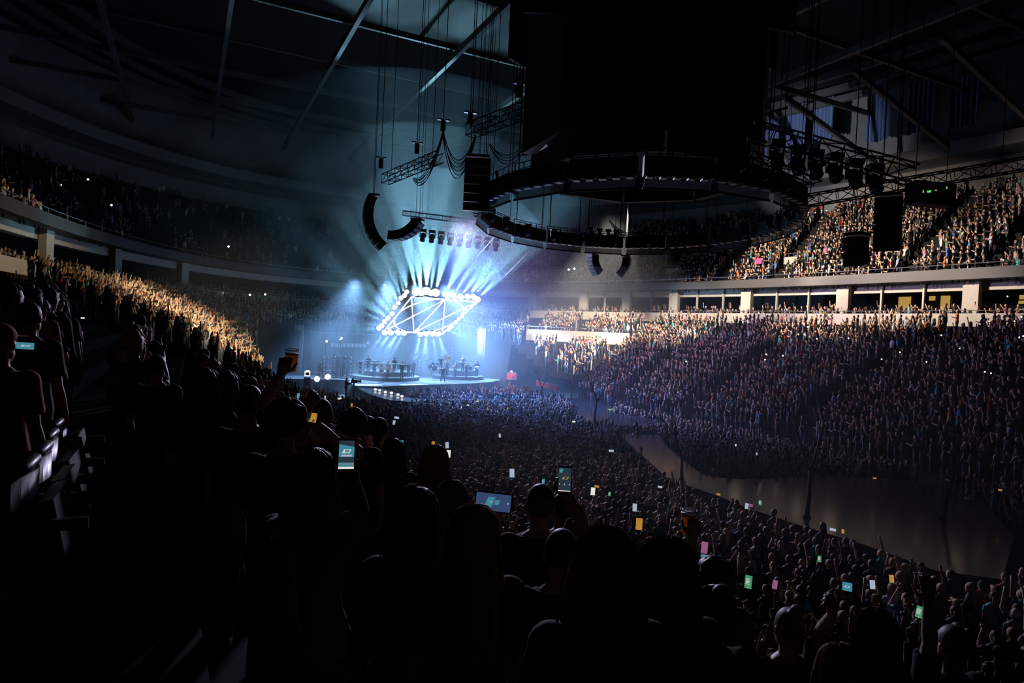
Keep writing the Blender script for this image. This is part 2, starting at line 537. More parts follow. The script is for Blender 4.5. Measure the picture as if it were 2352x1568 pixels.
STOCK = [small_person(p, h) for p, h in (('down', 'short'), ('down', 'long'), ('front', 'short'), ('front', 'long'), ('up', 'short'), ('up', 'long'), ('one', 'long'), ('one', 'short'), ('phone', 'short'), ('phone', 'long'), ('clap', 'short'), ('clap', 'long'), ('hips', 'cap'))]
SKIN = np.array([(0.55, 0.36, 0.27), (0.62, 0.43, 0.33), (0.48, 0.30, 0.21), (0.34, 0.2, 0.13), (0.18, 0.1, 0.07), (0.58, 0.4, 0.3)])
TOPS = np.array([(0.010, 0.010, 0.013)] * 20 + [(0.02, 0.024, 0.045)] * 6 + [(0.1, 0.1, 0.11)] * 3 + [(0.55, 0.55, 0.56)] * 3 + [(0.35, 0.02, 0.03), (0.5, 0.12, 0.02), (0.03, 0.15, 0.4), (0.05, 0.35, 0.4), (0.35, 0.3, 0.2), (0.4, 0.15, 0.25), (0.3, 0.36, 0.5), (0.06, 0.12, 0.05)])
LEGS = np.array([(0.012, 0.012, 0.015)] * 3 + [(0.03, 0.045, 0.09)] * 4 + [(0.3, 0.26, 0.2)])
HAIR = np.array([(0.012, 0.009, 0.007)] * 4 + [(0.04, 0.022, 0.012)] * 4 + [(0.12, 0.06, 0.025)] * 2 + [(0.42, 0.29, 0.14)] * 2 + [(0.3, 0.3, 0.3)])

# places: x, y, z, zone
SPOT = np.array([-8.0, 70.0])
PL = []
def put(P, zone): PL.append(np.concatenate([P, np.full((len(P), 1), zone)], 1))
# floor
g = np.stack(np.meshgrid(np.arange(-17, 17, 0.6), np.arange(-42, 48, 0.62)), -1).reshape(-1, 2)
g = g + rng.uniform(-0.2, 0.2, g.shape)
P = np.concatenate([(g[:, :1] + NC) * NV + (g[:, 1:] + UC) * UV, np.zeros((len(g), 1))], 1)
tt = RA - ROWS * RD - 1.0
pp = 2.27 + 18 * 0.075
bb = RB - ROWS * RD - 1.0
ok = ((np.abs(g[:, 0]) / tt) ** pp + (np.abs(g[:, 1]) / bb) ** pp < 1)
ok |= (np.abs(g[:, 0]) < 11) & (g[:, 1] > 25) & (g[:, 1] < 44.5)
for poly in DECKS: ok &= ~inside(grow(poly, 0.45), P[:, 0], P[:, 1])
LANE = pxpoly([(1960, 1078), (2130, 1080), (2270, 1130), (2340, 1230), (2345, 1330), (2300, 1330), (2262, 1150), (2150, 1110), (1990, 1095)], 1.4)
ok &= ~inside(LANE, P[:, 0], P[:, 1])
ok &= ~((g[:, 0] < -6) & (g[:, 1] > 38))
hp = proj(P + np.array([0, 0, 1.78]))
ok &= ~((hp[:, 0] > 735) & (hp[:, 0] < 947) & (hp[:, 1] < np.interp(hp[:, 0], [740, 800, 860, 947], [893, 906, 916, 925])))
ok &= ~((hp[:, 0] >= 947) & (hp[:, 0] < 1165) & (hp[:, 1] < 889))
ok &= rng.random(len(g)) > 0.06
put(P[ok], 0)
# lower stand
kk = np.linspace(-0.75, 2 * pi - 0.75, 6001)
AISLE_K = [k_at_px(x, 0.75, 9.2, -0.6, 1.6) for x in (1240, 1368, 1530, 1739, 2003, 2290)] + [2.15, 2.5, 2.8, 3.08, 3.36, 3.62]
BK0, BK1 = k_at_px(1208, row_t(8) - .5, 7, -.6, 1.6), k_at_px(1446, row_t(8) - .5, 7, -.6, 1.6)
for i in range(ROWS):
    z = row_z(i)
    q = ring(row_t(i) - 0.1, kk, z)
    s = np.concatenate([[0], np.cumsum(np.linalg.norm(np.diff(q, axis=0), axis=1))])
    ss = np.arange(0, s[-1], 0.47) + rng.uniform(-0.09, 0.09, int(math.ceil(s[-1] / 0.47)))
    P = np.stack([np.interp(ss, s, q[:, j]) for j in range(3)], 1)
    ka = np.interp(ss, s, kk)
    ok = rng.random(len(P)) > 0.04
    for a in AISLE_K:
        sa = np.interp(a, kk, s)
        ok &= np.abs(ss - sa) > (0.85 if a < 2 else 0.6)
    if i < 3: ok &= rng.random(len(P)) < (0, 0, .3)[i]
    if 8 <= i <= 10: ok &= ~((ka > BK1 - .004) & (ka < BK0 + .004))
    if i >= CUT_ROW: ok &= ~far_cut(P)
    P[:, 1] += rng.uniform(-0.08, 0.08, len(P))
    put(P[ok], 1)
# upper deck
UA_K = [k_at_px(x, -5, 16, -0.6, 1.6) for x in (1380, 1545, 1690, 1815, 2120, 2330)]
for i in range(UROWS):
    z = urow_z(i)
    q = ring(urow_t(i), kk, z)
    s = np.concatenate([[0], np.cumsum(np.linalg.norm(np.diff(q, axis=0), axis=1))])
    ss = np.arange(0, s[-1], 0.54) + rng.uniform(-0.09, 0.09, int(math.ceil(s[-1] / 0.54)))
    P = np.stack([np.interp(ss, s, q[:, j]) for j in range(3)], 1)
    ok = rng.random(len(P)) > 0.1
    for a in UA_K:
        ok &= np.abs(ss - np.interp(a, kk, s)) > 0.8
    n, u = NU(P)
    ok &= ~((n < NC + 2) & (rng.random(len(P)) < 0.55))
    ok &= ~((u > UC + 30) & (n < NC + 14) & (rng.random(len(P)) < 0.75))
    P[:, 2] -= 0.38 * (rng.random(len(P)) < 0.75)      # most sit up there
    put(P[ok], 2)
# suites
for t, z, dens in ((-0.9, 8.9, 0.95), (-2.3, 9.3, 0.8), (-4.2, 9.3, 0.4)):
    q = ring(t, kk, z)
    s = np.concatenate([[0], np.cumsum(np.linalg.norm(np.diff(q, axis=0), axis=1))])
    ss = np.arange(0, s[-1], 0.6) + rng.uniform(-0.15, 0.15, int(math.ceil(s[-1] / 0.6)))
    P = np.stack([np.interp(ss, s, q[:, j]) for j in range(3)], 1)
    put(P[rng.random(len(P)) < dens], 3)
PL = np.concatenate(PL, 0)
pr = proj(PL[:, :3] + np.array([0, 0, 1.6]))
vis = (pr[:, 2] > 1.0) & (pr[:, 0] > -60) & (pr[:, 0] < 2412) & (pr[:, 1] > -80) & (pr[:, 1] < 1640)
PL, pr = PL[vis], pr[vis]
dist = np.linalg.norm(PL[:, :3] - CAM, axis=1)
HERO = []      # key, px, py of the head top, depth along the view
def H_(key, px, py, d): HERO.append((key, px, py, d))
for a in (('blonde', 1092, 1158, 2.6), ('wavy', 958, 1120, 2.75), ('bob', 1040, 1103, 4.3), ('longfair', 1000, 1022, 5.2), ('far_long', 905, 1007, 6.2), ('strap', 722, 1030, 3.0),
          ('curls', 660, 921, 3.9), ('amber', 738, 911, 4.7), ('hair_a', 520, 851, 5.2), ('hair_b', 474, 846, 5.0), ('round', 812, 942, 5.6), ('pair_a', 846, 952, 6.6), ('pair_b', 872, 956, 6.4),
          ('beer_l', 575, 880, 4.6), ('phone_r', 1243, 1106, 4.0), ('tee', 1293, 1128, 5.2), ('beer_r', 1640, 1284, 4.2), ('auburn', 1392, 1208, 2.15), ('dark_r', 1535, 1232, 2.5),
          ('messy', 1642, 1346, 3.3), ('undercut', 1815, 1390, 4.0), ('fair_r', 1925, 1476, 3.5), ('long_r', 2008, 1395, 3.9), ('raised', 2190, 1430, 4.0), ('redcap', 4, 742, 3.6), ('dark_l', 70, 690, 4.6), ('pair_l', 362, 812, 5.6), ('wide', 1291, 1208, 3.4)):
    H_(*a)
def stand_t(p):
    n, u = NU(np.asarray(p, float)); n, u = abs(n - NC), abs(u - UC)
    lo, hi = -20.0, 29.0
    for _ in range(50):
        m = (lo + hi) / 2
        q = 2.27 + max(0, m) * 0.075
        if (n / (RA - m)) ** q + (u / (RB - m)) ** q > 1: hi = m
        else: lo = m
    return (lo + hi) / 2
def row_floor(p):
    t = stand_t(p)
    i = int(round((t - row_t(0)) / RD))
    return row_z(min(max(i, 0), ROWS - 1))
HPOS = {k: at_d(x, y, d) for k, x, y, d in HERO}
keep = np.ones(len(PL), bool)
for p in HPOS.values(): keep &= np.hypot(PL[:, 0] - p[0], PL[:, 1] - p[1]) > 0.55
keep &= ~((pr[:, 2] < 5.0) & (PL[:, 3] == 1))
keep &= ~((pr[:, 2] < 7.5) & (pr[:, 0] < 430) & (pr[:, 1] > 860))
yb = np.interp(pr[:, 0], [0, 100, 200, 300, 400, 520, 600], [690, 705, 720, 758, 800, 846, 860])
keep &= ~((pr[:, 2] < 33) & (PL[:, 3] == 1) & (pr[:, 0] < 600) & (pr[:, 1] < yb - 8))
PL, pr, dist = PL[keep], pr[keep], dist[keep]

order = np.argsort(dist)
N_IND = 270
IND = PL[order[:N_IND]]
REST = PL[order[N_IND:]]
print('people', len(PL), 'nearest', dist[order[0]], 'rest from', dist[order[N_IND]])

def build_crowd(P):
    n = len(P)
    kind = rng.choice(len(STOCK), n, p=np.array([18, 18, 12, 12, 3, 3, 4, 4, 8, 8, 4, 4, 2]) / 100)
    kind = np.where((P[:, 3] == 2) & (rng.random(n) < 0.6), rng.integers(0, 4, n), kind)
    face = np.arctan2(SPOT[1] - P[:, 1], SPOT[0] - P[:, 0]) - pi / 2 + rng.normal(0, 0.25, n)
    hs = rng.normal(1.0, 0.045, n).clip(0.88, 1.12)
    VV, FF, CC = [], [], []
    base = 0
    for k, (V, F, pid) in enumerate(STOCK):
        idx = np.where(kind == k)[0]
        m = len(idx)
        if not m: continue
        c, s = np.cos(face[idx]), np.sin(face[idx])
        X = V[None, :, 0] * c[:, None] - V[None, :, 1] * s[:, None] + P[idx, 0][:, None]
        Y = V[None, :, 0] * s[:, None] + V[None, :, 1] * c[:, None] + P[idx, 1][:, None]
        Z = V[None, :, 2] * hs[idx][:, None] + P[idx, 2][:, None]
        VV.append(np.stack([X, Y, Z], -1).reshape(-1, 3))
        FF.append((F[None] + (base + np.arange(m) * len(V))[:, None, None]).reshape(-1, 3))
        base += m * len(V)
        pal = np.stack([SKIN[rng.integers(0, len(SKIN), m)], TOPS[rng.integers(0, len(TOPS), m)], LEGS[rng.integers(0, len(LEGS), m)], HAIR[rng.integers(0, len(HAIR), m)]], 1)
        CC.append(pal[:, pid].reshape(-1, 3))
    VV, FF, CC = np.concatenate(VV), np.concatenate(FF), np.concatenate(CC)
    me = bpy.data.meshes.new('crowd')
    me.vertices.add(len(VV)); me.vertices.foreach_set('co', VV.astype(np.float32).ravel())
    me.loops.add(FF.size); me.loops.foreach_set('vertex_index', FF.astype(np.int32).ravel())
    me.polygons.add(len(FF)); me.polygons.foreach_set('loop_start', np.arange(0, FF.size, 3, dtype=np.int32))
    me.polygons.foreach_set('use_smooth', np.ones(len(FF), bool))
    me.update(calc_edges=True)
    at = me.attributes.new('cloth', 'FLOAT_COLOR', 'POINT')
    at.data.foreach_set('color', np.concatenate([CC, np.ones((len(CC), 1))], 1).astype(np.float32).ravel())
    m = bpy.data.materials.new('crowd_cloth'); m.use_nodes = True
    nt = m.node_tree
    a = nt.nodes.new('ShaderNodeAttribute'); a.attribute_name = 'cloth'
    b = nt.nodes['Principled BSDF']
    nt.links.new(a.outputs['Color'], b.inputs['Base Color'])
    b.inputs['Roughness'].default_value = 0.6
    b.inputs['Specular IOR Level'].default_value = 0.3
    me.materials.append(m)
    o = bpy.data.objects.new('crowd', me)
    COL.objects.link(o)
    prop(o, 'packed concert crowd standing across the floor and the stands', 'crowd', kind='stuff')
build_crowd(REST)

# ------------------------------------------------------------------ people with continuous bodies
def remesh(o, voxel, smooth=2):
    md = o.modifiers.new('r', 'REMESH'); md.mode = 'VOXEL'; md.voxel_size = voxel
    if smooth:
        s = o.modifiers.new('s', 'SMOOTH'); s.factor = 0.5; s.iterations = smooth
    dg = bpy.context.evaluated_depsgraph_get()
    me = bpy.data.meshes.new_from_object(o.evaluated_get(dg))
    o.modifiers.clear()
    old = o.data; o.data = me; bpy.data.meshes.remove(old)
    me.polygons.foreach_set('use_smooth', [True] * len(me.polygons))
    return o

V3 = lambda *a: Vector(a)
def loft(mb, rows, seg=10):
    """rows: (center, x axis, y axis, rx, ry)"""
    V, F = [], []
    for c, x, y, rx, ry in rows:
        for j in range(seg):
            a = 2 * pi * j / seg
            V.append(c + x * (rx * math.cos(a)) + y * (ry * math.sin(a)))
    n = len(rows)
    for i in range(n - 1):
        for j in range(seg):
            k = (j + 1) % seg
            F.append((i * seg + j, i * seg + k, (i + 1) * seg + k, (i + 1) * seg + j))
    F.append(tuple(range(seg - 1, -1, -1))); F.append(tuple((n - 1) * seg + j for j in range(seg)))
    mb.add(V, F)

def hand(mb, wrist, d, nrm, side, curl=0.5, spread=0.12, thumb=0.8):
    d = Vector(d).normalized(); nrm = Vector(nrm); nrm = (nrm - d * nrm.dot(d)).normalized()
    x = d.cross(nrm).normalized() * side
    w0 = Vector(wrist)
    loft(mb, [(w0 - d * 0.02, x, nrm, 0.026, 0.019), (w0 + d * 0.02, x, nrm, 0.034, 0.018), (w0 + d * 0.06, x, nrm, 0.042, 0.016), (w0 + d * 0.092, x, nrm, 0.041, 0.013), (w0 + d * 0.1, x, nrm, 0.034, 0.009)], 10)
    for i, (off, L) in enumerate(((-0.031, 0.066), (-0.0105, 0.08), (0.0105, 0.075), (0.031, 0.058))):
        p = w0 + d * 0.088 + x * off
        dd = (d + x * (off * spread * 30)).normalized()
        pts, rr = [p - dd * 0.015, p], [0.0095, 0.0095]
        for s_, fr, rad in ((1.0, 0.45, 0.009), (1.2, 0.32, 0.0082), (0.8, 0.23, 0.007)):
            ang = curl * s_ * (1 + 0.12 * (i - 1))
            dd = (Matrix.Rotation(ang, 3, d.cross(nrm)) @ dd).normalized()
            p = p + dd * (L * fr); pts.append(p); rr.append(rad)
        mb.tube(pts, rr, 7)
    b = w0 + d * 0.028 - x * 0.03
    t1 = (d * 0.62 - x * 0.7 + nrm * 0.35 * thumb).normalized(); t2 = (d * 0.9 - x * 0.2 + nrm * 0.5 * thumb).normalized()
    mb.tube([b, b + t1 * 0.038, b + t1 * 0.04 + t2 * 0.03, b + t1 * 0.04 + t2 * 0.052], [0.0125, 0.0115, 0.01, 0.007], 7)

POSES = {
    'down': ((-0.23, -0.02, 1.14), (-0.24, 0.08, 0.89), (0.23, -0.02, 1.14), (0.24, 0.08, 0.89)),
    'front': ((-0.25, 0.06, 1.17), (-0.07, 0.28, 1.24), (0.25, 0.06, 1.17), (0.07, 0.28, 1.22)),
    'phone': ((-0.24, 0.17, 1.24), (-0.05, 0.30, 1.50), (0.24, 0.17, 1.24), (0.06, 0.30, 1.50)),
    'high': ((-0.25, 0.14, 1.56), (-0.08, 0.26, 1.78), (0.25, 0.14, 1.56), (0.08, 0.26, 1.78)),
    'one': ((-0.23, -0.02, 1.14), (-0.22, 0.1, 0.9), (0.26, 0.10, 1.60), (0.2, 0.15, 1.86)),
    'oneL': ((-0.26, 0.10, 1.60), (-0.2, 0.15, 1.86), (0.23, -0.02, 1.14), (0.22, 0.1, 0.9)),
    'up': ((-0.28, 0.06, 1.62), (-0.24, 0.1, 1.88), (0.28, 0.06, 1.62), (0.24, 0.1, 1.88)),
    'clap': ((-0.28, 0.14, 1.38), (-0.05, 0.24, 1.60), (0.28, 0.14, 1.38), (0.05, 0.24, 1.60)),
    'lean': ((-0.33, 0.0, 1.17), (-0.2, 0.14, 0.98), (0.33, 0.0, 1.17), (0.2, 0.14, 0.98)),
    'stride': ((-0.33, -0.06, 1.16), (-0.42, 0.03, 0.93), (0.33, -0.04, 1.16), (0.44, 0.05, 0.94)),
    'guitar': ((-0.27, 0.04, 1.16), (-0.06, 0.24, 1.05), (0.30, 0.1, 1.2), (0.42, 0.28, 1.2)),
    'horn': ((-0.24, 0.16, 1.2), (-0.03, 0.34, 1.4), (0.24, 0.16, 1.2), (0.05, 0.40, 1.36)),
    'keys': ((-0.25, 0.06, 1.15), (-0.2, 0.32, 1.05), (0.25, 0.06, 1.15), (0.2, 0.32, 1.05)),
}
FACE_OK = True
def body_shapes(b, P, fem, fingers, legs='stand', grip=0.5, inflate=0.0, what='body', sleeve=0.5, headturn=0.0):
    sh, hp = (0.9, 1.04) if fem else (1.0, 1.0)
    wl = 0.9 if fem else 1.0
    e = inflate
    if what in ('body', 'top'):
        rows = [(0.80, .11, .10, 0), (0.88, .168 * hp, .12, -.005), (0.95, .178 * hp, .125, -.01), (1.06, .15 * wl, .105, 0), (1.14, .14 * wl, .096, .004), (1.27, .163 * sh, .113, .008), (1.37, .18 * sh, .115, .004), (1.43, .165 * sh, .094, -.004), (1.475, .10, .072, -.008), (1.5, .066, .06, -.008)]
        if what == 'top': rows = [(0.86, .172 * hp, .124, -.006)] + [r for r in rows if 0.87 < r[0] < 1.48]
        loft(b, [(V3(0, r[3], r[0]), V3(1, 0, 0), V3(0, 1, 0), r[1] + e, r[2] + e) for r in rows], 16)
        for s, (el, wr) in ((-1, P[:2]), (1, P[2:])):
            S = V3(s * 0.172 * sh, -0.004, 1.408); E = V3(*el); H = V3(*wr)
            if fem: E.x *= .95
            b.ell(S, (0.058 + e, 0.056 + e, 0.06 + e), 10, 7)
            if what == 'body':
                m = S.lerp(E, .5); m2 = E.lerp(H, .3)
                b.tube([S.lerp(E, -.05), m, E, m2, H], [.053, .047 if not fem else .041, .039, .041 if not fem else .036, .026], 10)
                b.ell(E, (.039, .039, .039), 8, 6)
            else:
                if sleeve <= 0.55: b.tube([S.lerp(E, -.05), S.lerp(E, .4), S.lerp(E, sleeve / .5 * .75)], [.056 + e, .052 + e, .054 + e], 10)
                else:
                    b.tube([S.lerp(E, -.05), S.lerp(E, .5), E, E.lerp(H, .4), E.lerp(H, .92)], [.055 + e, .05 + e, .044 + e, .042 + e, .034 + e], 10); b.ell(E, (.044 + e,) * 3, 8, 6)
    if what in ('body', 'trousers'):
        L = {'stand': ((-.095, .02, .49), (-.10, -.01, .085), (.095, .01, .49), (.105, .0, .085)),
             'wide': ((-.16, .04, .49), (-.22, -.02, .085), (.15, .06, .49), (.20, .05, .085)),
             'sit': ((-.13, .40, .84), (-.13, .40, .42), (.13, .40, .84), (.13, .40, .42))}[legs]
        for s, (kn, an) in ((-1, L[:2]), (1, L[2:])):
            Hp = V3(s * .085 * hp, -.005, .9); K = V3(*kn); A = V3(*an)
            b.tube([Hp, Hp.lerp(K, .45), K, K.lerp(A, .35) + V3(0, -.018, 0), A if what == 'body' else A + V3(0, 0, .02)], [.092 + e, .079 + e, .054 + e, .054 + e, .037 + e * (1 if what == 'body' else 2)], 12)
            b.ell(K, (.054 + e,) * 3, 8, 6)
            if what == 'body':
                b.tube([A + V3(0, -.045, -.05), A + V3(s * .006, .04, -.048), A + V3(s * .014, .13, -.062), A + V3(s * .016, .17, -.066)], [(.035, .033), (.04, .038), (.042, .022), (.03, .015)], 10)
                b.tube([A + V3(0, 0, .03), A + V3(0, -.01, -.05)], [.038, .036], 10)
        if what == 'trousers':
            loft(b, [(V3(0, -.006, z), V3(1, 0, 0), V3(0, 1, 0), rx * hp + e, ry + e) for z, rx, ry in ((.765, .09, .085), (.80, .125, .10), (.88, .166, .12), (.95, .177, .125), (1.02, .16, .112))], 14)
    if what == 'body':
        T = Matrix.Rotation(headturn, 3, 'Z')
        def hd(p): return T @ V3(*p) + V3(0, 0, 0)
        b.tube([V3(0, -.014, 1.46), V3(0, -.004, 1.53), V3(0, .004, 1.6)], [.062, .052, .052] if not fem else [.055, .046, .046], 12)
        b.ell(hd((0, 0, 1.655)), (.075, .094, .1), 14, 10, T)
        b.ell(hd((0, .03, 1.585)), (.058, .064, .068), 12, 8, T)
        b.tube([hd((0, .088, 1.655)), hd((0, .104, 1.62)), hd((0, .112, 1.605)), hd((0, .09, 1.597))], [.009, .012, .014, .01], 8)   # nose
        b.ell(hd((0, .088, 1.573)), (.024, .012, .009), 8, 6, T)                                                     # lips
        b.ell(hd((0, .078, 1.537)), (.022, .018, .016), 8, 6, T)                                                     # chin
        b.ell(hd((0, .082, 1.676)), (.045, .016, .009), 8, 6, T)                                                     # brow
        for s in (-1, 1):
            b.ell(hd((s * .032, .082, 1.652)), (.013, .011, .01), 8, 6, T)                                           # eyes
            b.ell(hd((s * .078, -.004, 1.635)), (.012, .02, .032), 8, 6, T)                                          # ears
    if what == 'body':
        for s, (el, wr) in ((-1, P[:2]), (1, P[2:])):
            E, H = V3(*el), V3(*wr)
            d = (H - E).normalized()
            up = d.z > 0.35
            d2 = (d * 0.8 + V3(-s * .12, .12, .15 if up else -.1)).normalized()
            nrm = V3(-s * .3, 1, 0) if up else V3(-s, 0.1, 0)
            if fingers: hand(b, H, d2, nrm, s, grip)
            else:
                b.tube([H, H + d2 * .06, H + d2 * .13, H + d2 * .17], [(.028, .02), (.04, .02), (.036, .016), (.02, .012)], 8)

def hair_mesh(style, strands=0, seed=0, turn=0.0):
    r = random.Random(seed)
    b = MB()
    T = Matrix.Rotation(turn, 3, 'Z')
    c = V3(0, -.012, 1.668)
    def cap(rx, ry, rz, cz=0.0, cy=0.0): b.ell(T @ (c + V3(0, cy, cz)), (rx, ry, rz), 16, 10, T)
    zend = None
    if style == 'short': cap(.083, .098, .098, .006, -.006)
    elif style == 'curly':
        cap(.098, .112, .108, .012, -.012)
        for i in range(90):
            a, t = r.uniform(0, 2 * pi), math.acos(r.uniform(-.25, 1))
            p = V3(.103 * math.sin(t) * math.cos(a), .115 * math.sin(t) * math.sin(a) - .012, .112 * math.cos(t) + .012)
            if p.y > .07 and p.z < .05: continue
            b.ell(T @ (c + p), (.022, .022, .02), 6, 5)
    elif style == 'bun':
        cap(.083, .099, .1, .006, -.004); b.ell(T @ (c + V3(0, -.06, .105)), (.045, .045, .042), 10, 8, T)
    elif style == 'pony':
        cap(.083, .099, .1, .006, -.004); b.tube([T @ (c + V3(0, -.085, .05)), T @ (c + V3(0, -.15, .02)), T @ (c + V3(0, -.15, -.1)), T @ (c + V3(0, -.13, -.24))], [.026, .034, .034, .012], 10)
    elif style == 'cap':
        cap(.086, .102, .085, .03, 0); b.box(T @ (c + V3(0, .125, .03)), (.15, .1, .012), rot=T)
    else:
        zend = {'bob': 1.47, 'long': 1.30, 'verylong': 1.16, 'wavy': 1.24}[style]
        cap(.087, .1, .1, .006, -.008)
        wv = .02 if style == 'wavy' else .006
        rows = [(V3(0, -.03, 1.70), .084, .082), (V3(0, -.045, 1.63), .1, .07), (V3(0, -.065, 1.55), .1 + wv, .062), (V3(0, -.085, 1.45), .115 + wv, .052), (V3(0, -.1, (1.45 + zend) / 2), .12 + wv, .045), (V3(0, -.105, zend), .075, .022)]
        loft(b, [(T @ q, T @ V3(1, 0, 0), T @ V3(0, 1, 0), rx, ry) for q, rx, ry in rows if q.z > zend - .01], 14)
    if strands:
        for i in range(strands):
            a = r.uniform(-2.5, 2.5) if zend else r.uniform(-pi, pi)
            px = r.gauss(0, .006)
            pts = []
            ln = 1.0
            for t in (.12, .4, .75, 1.1, 1.45):
                if not zend and t > (1.2 if abs(a) > 1.6 else 1.45): break
                k = 1.03 + r.uniform(-.01, .035)
                pts.append(V3(.088 * k * math.sin(t) * math.sin(a) + px, -.1 * k * math.sin(t) * math.cos(a) - .006, .104 * k * math.cos(t) + .006) + c)
            if zend:
                end = zend + r.uniform(-.06, .08)
                q = pts[-1]
                fx = 1.12 + r.uniform(-.05, .25)
                m = 5
                ph = r.uniform(0, 6)
                for j in range(1, m + 1):
                    f = j / m
                    zz = q.z + (end - q.z) * f
                    wob = (.014 if style == 'wavy' else .004) * math.sin(ph + f * 9)
                    back = -.035 * f if math.cos(a) > -.2 else .02 * f
                    pts.append(V3(q.x * (1 + (fx - 1) * math.sin(f * 2.4)) + wob, q.y + back + wob * .5, zz))
            if len(pts) > 2:
                b.tube([T @ p for p in pts], [.0034] + [.0042] * (len(pts) - 2) + [.0015], 3, cap=False)
    return b

SHIRTS = {'black': (.010, .010, .012), 'navy': (.02, .026, .06), 'grey': (.10, .10, .105), 'white': (.5, .5, .5), 'red': (.28, .02, .02), 'olive': (.06, .065, .04), 'denim': (.06, .09, .17), 'pink': (.4, .16, .2), 'lime': (.32, .55, .08), 'plaid': (.12, .1, .11)}
HAIRC = {'black': (.012, .01, .009), 'brown': (.035, .02, .012), 'auburn': (.09, .035, .018), 'blonde': (.30, .2, .1), 'grey': (.24, .24, .24)}
for k, c in SHIRTS.items(): mk('shirt_' + k, c, 0.85, spec=0.25, bump=0.25, nscale=14)
for k, c in HAIRC.items(): mk('hair_' + k, c, 0.55, spec=0.4, bump=0.6, nscale=60)
for i, c in enumerate(((.5, .33, .25), (.36, .22, .15), (.16, .09, .06), (.58, .4, .31))): mk('skin_%d' % i, c, 0.5, spec=0.4)
mk('jeans', (.035, .05, .10), 0.85, spec=0.2, bump=0.2, nscale=20)
mk('slacks', (.012, .012, .014), 0.85, spec=0.2)

def shoes(b, legs):
    L = {'stand': ((-.10, -.01), (.105, .0)), 'wide': ((-.22, -.02), (.20, .05)), 'sit': ((-.13, .40), (.13, .40))}[legs]
    z = .335 if legs == 'sit' else 0
    for s, (x, y) in ((-1, L[0]), (1, L[1])):
        b.tube([(x, y - .075, .045 + z), (x, y - .05, .05 + z), (x + s * .006, y + .04, .048 + z), (x + s * .014, y + .13, .034 + z), (x + s * .016, y + .19, .026 + z)], [(.03, .03), (.042, .048), (.046, .046), (.048, .032), (.03, .02)], 10)

def person(name, pose='down', hair='short', fem=False, hairc='brown', shirt='black', skin=0, voxel=0.016, fingers=False, strands=0, sleeve=0.5, legs='stand', trousers='jeans', P=None, grip=0.5, turn=0.0, seed=0, shoe='slacks'):
    P = P or POSES[pose]
    b = MB(); body_shapes(b, P, fem, fingers, legs, grip, headturn=turn)
    body = remesh(b.build(name, M_['skin_%d' % skin]), voxel, 2 if voxel > .01 else 1)
    t = MB(); body_shapes(t, P, fem, False, legs, inflate=.021, what='top', sleeve=sleeve)
    remesh(t.build('shirt', M_['shirt_' + shirt], body), max(voxel, .014), 2)
    t = MB(); body_shapes(t, P, fem, False, legs, inflate=.013, what='trousers')
    remesh(t.build('trousers', M_[trousers], body), max(voxel, .016), 2)
    t = MB(); shoes(t, legs)
    t.build('shoes', M_[shoe], body, True)
    h = hair_mesh(hair, 0, seed, turn)
    ho = remesh(h.build('hair' if hair != 'cap' else 'cap', M_['hair_' + hairc] if hair != 'cap' else M_['shirt_' + shirt], body), .011, 2)
    if strands:
        s = MB(); src = hair_mesh(hair, strands, seed, turn)
        s.v, s.f, s.m = src.v, src.f, src.m
        o2 = s.build('hair_tmp', M_['hair_' + hairc]); me = o2.data
        bm = bmesh.new(); bm.from_mesh(ho.data); bm.from_mesh(me); bm.to_mesh(ho.data); bm.free()
        bpy.data.objects.remove(o2); bpy.data.meshes.remove(me)
        ho.data.polygons.foreach_set('use_smooth', [True] * len(ho.data.polygons))
    body['category'] = 'person'
    return body

def stand_at(o, p, face=None, s=1.0):
    o.location = [float(v) for v in p]
    o.rotation_euler = (0, 0, face if face is not None else math.atan2(SPOT[1] - p[1], SPOT[0] - p[0]) - pi / 2)
    o.scale = (s, s, s)
    return o

# ------------------------------------------------------------------ the people nearest the camera
TOPH = 1.778
def hero(key, label, name='person', elbows=None, hands=None, face=0.0, **kw):
    p = HPOS[key]
    zf = row_floor(p)
    s = float(np.clip((p[2] - zf) / TOPH, 0.86, 1.07))
    base = np.array([p[0], p[1], p[2] - TOPH * s])
    fa = math.atan2(SPOT[1] - p[1], SPOT[0] - p[0]) - pi / 2 + face
    def loc(px, py, d):
        q = (at_d(px, py, d) - base) / s
        c, sn = math.cos(-fa), math.sin(-fa)
        return (q[0] * c - q[1] * sn, q[0] * sn + q[1] * c, q[2])
    P = list(POSES[kw.pop('pose', 'down')])
    for i, v in (elbows or {}).items(): P[0 if i == 'L' else 2] = loc(*v)
    for i, v in (hands or {}).items(): P[1 if i == 'L' else 3] = loc(*v)
    for a in (0, 2):            # keep true arm lengths
        S = Vector((-.172 if a == 0 else .172, 0, 1.408)); E = Vector(P[a]); Hd = Vector(P[a + 1])
        E = S + (E - S).normalized() * .29
        Hd = E + (Hd - E).normalized() * .27
        P[a], P[a + 1] = tuple(E), tuple(Hd)
    o = person(name, P=tuple(P), fingers=True, voxel=kw.pop('voxel', .0075), **kw)
    stand_at(o, base, fa, s)
    prop(o, label, 'person')
    m = Matrix.Translation(base) @ Matrix.Rotation(fa, 4, 'Z') @ Matrix.Scale(s, 4)
    HH[key] = [np.array(m @ Vector(P[1])), np.array(m @ Vector(P[3]))]
    return o
HH = {}
hero('blonde', 'woman with very long straight blonde hair standing nearest the centre of the crowd', hair='verylong', fem=True, hairc='blonde', strands=420, seed=1)
hero('wavy', 'woman with thick wavy black hair standing beside the very long blonde hair', hair='wavy', fem=True, hairc='black', strands=420, seed=2, skin=1)
hero('bob', 'person with a grey-blonde bob standing just past the woman with wavy black hair', hair='bob', fem=True, hairc='grey', strands=200, seed=3)
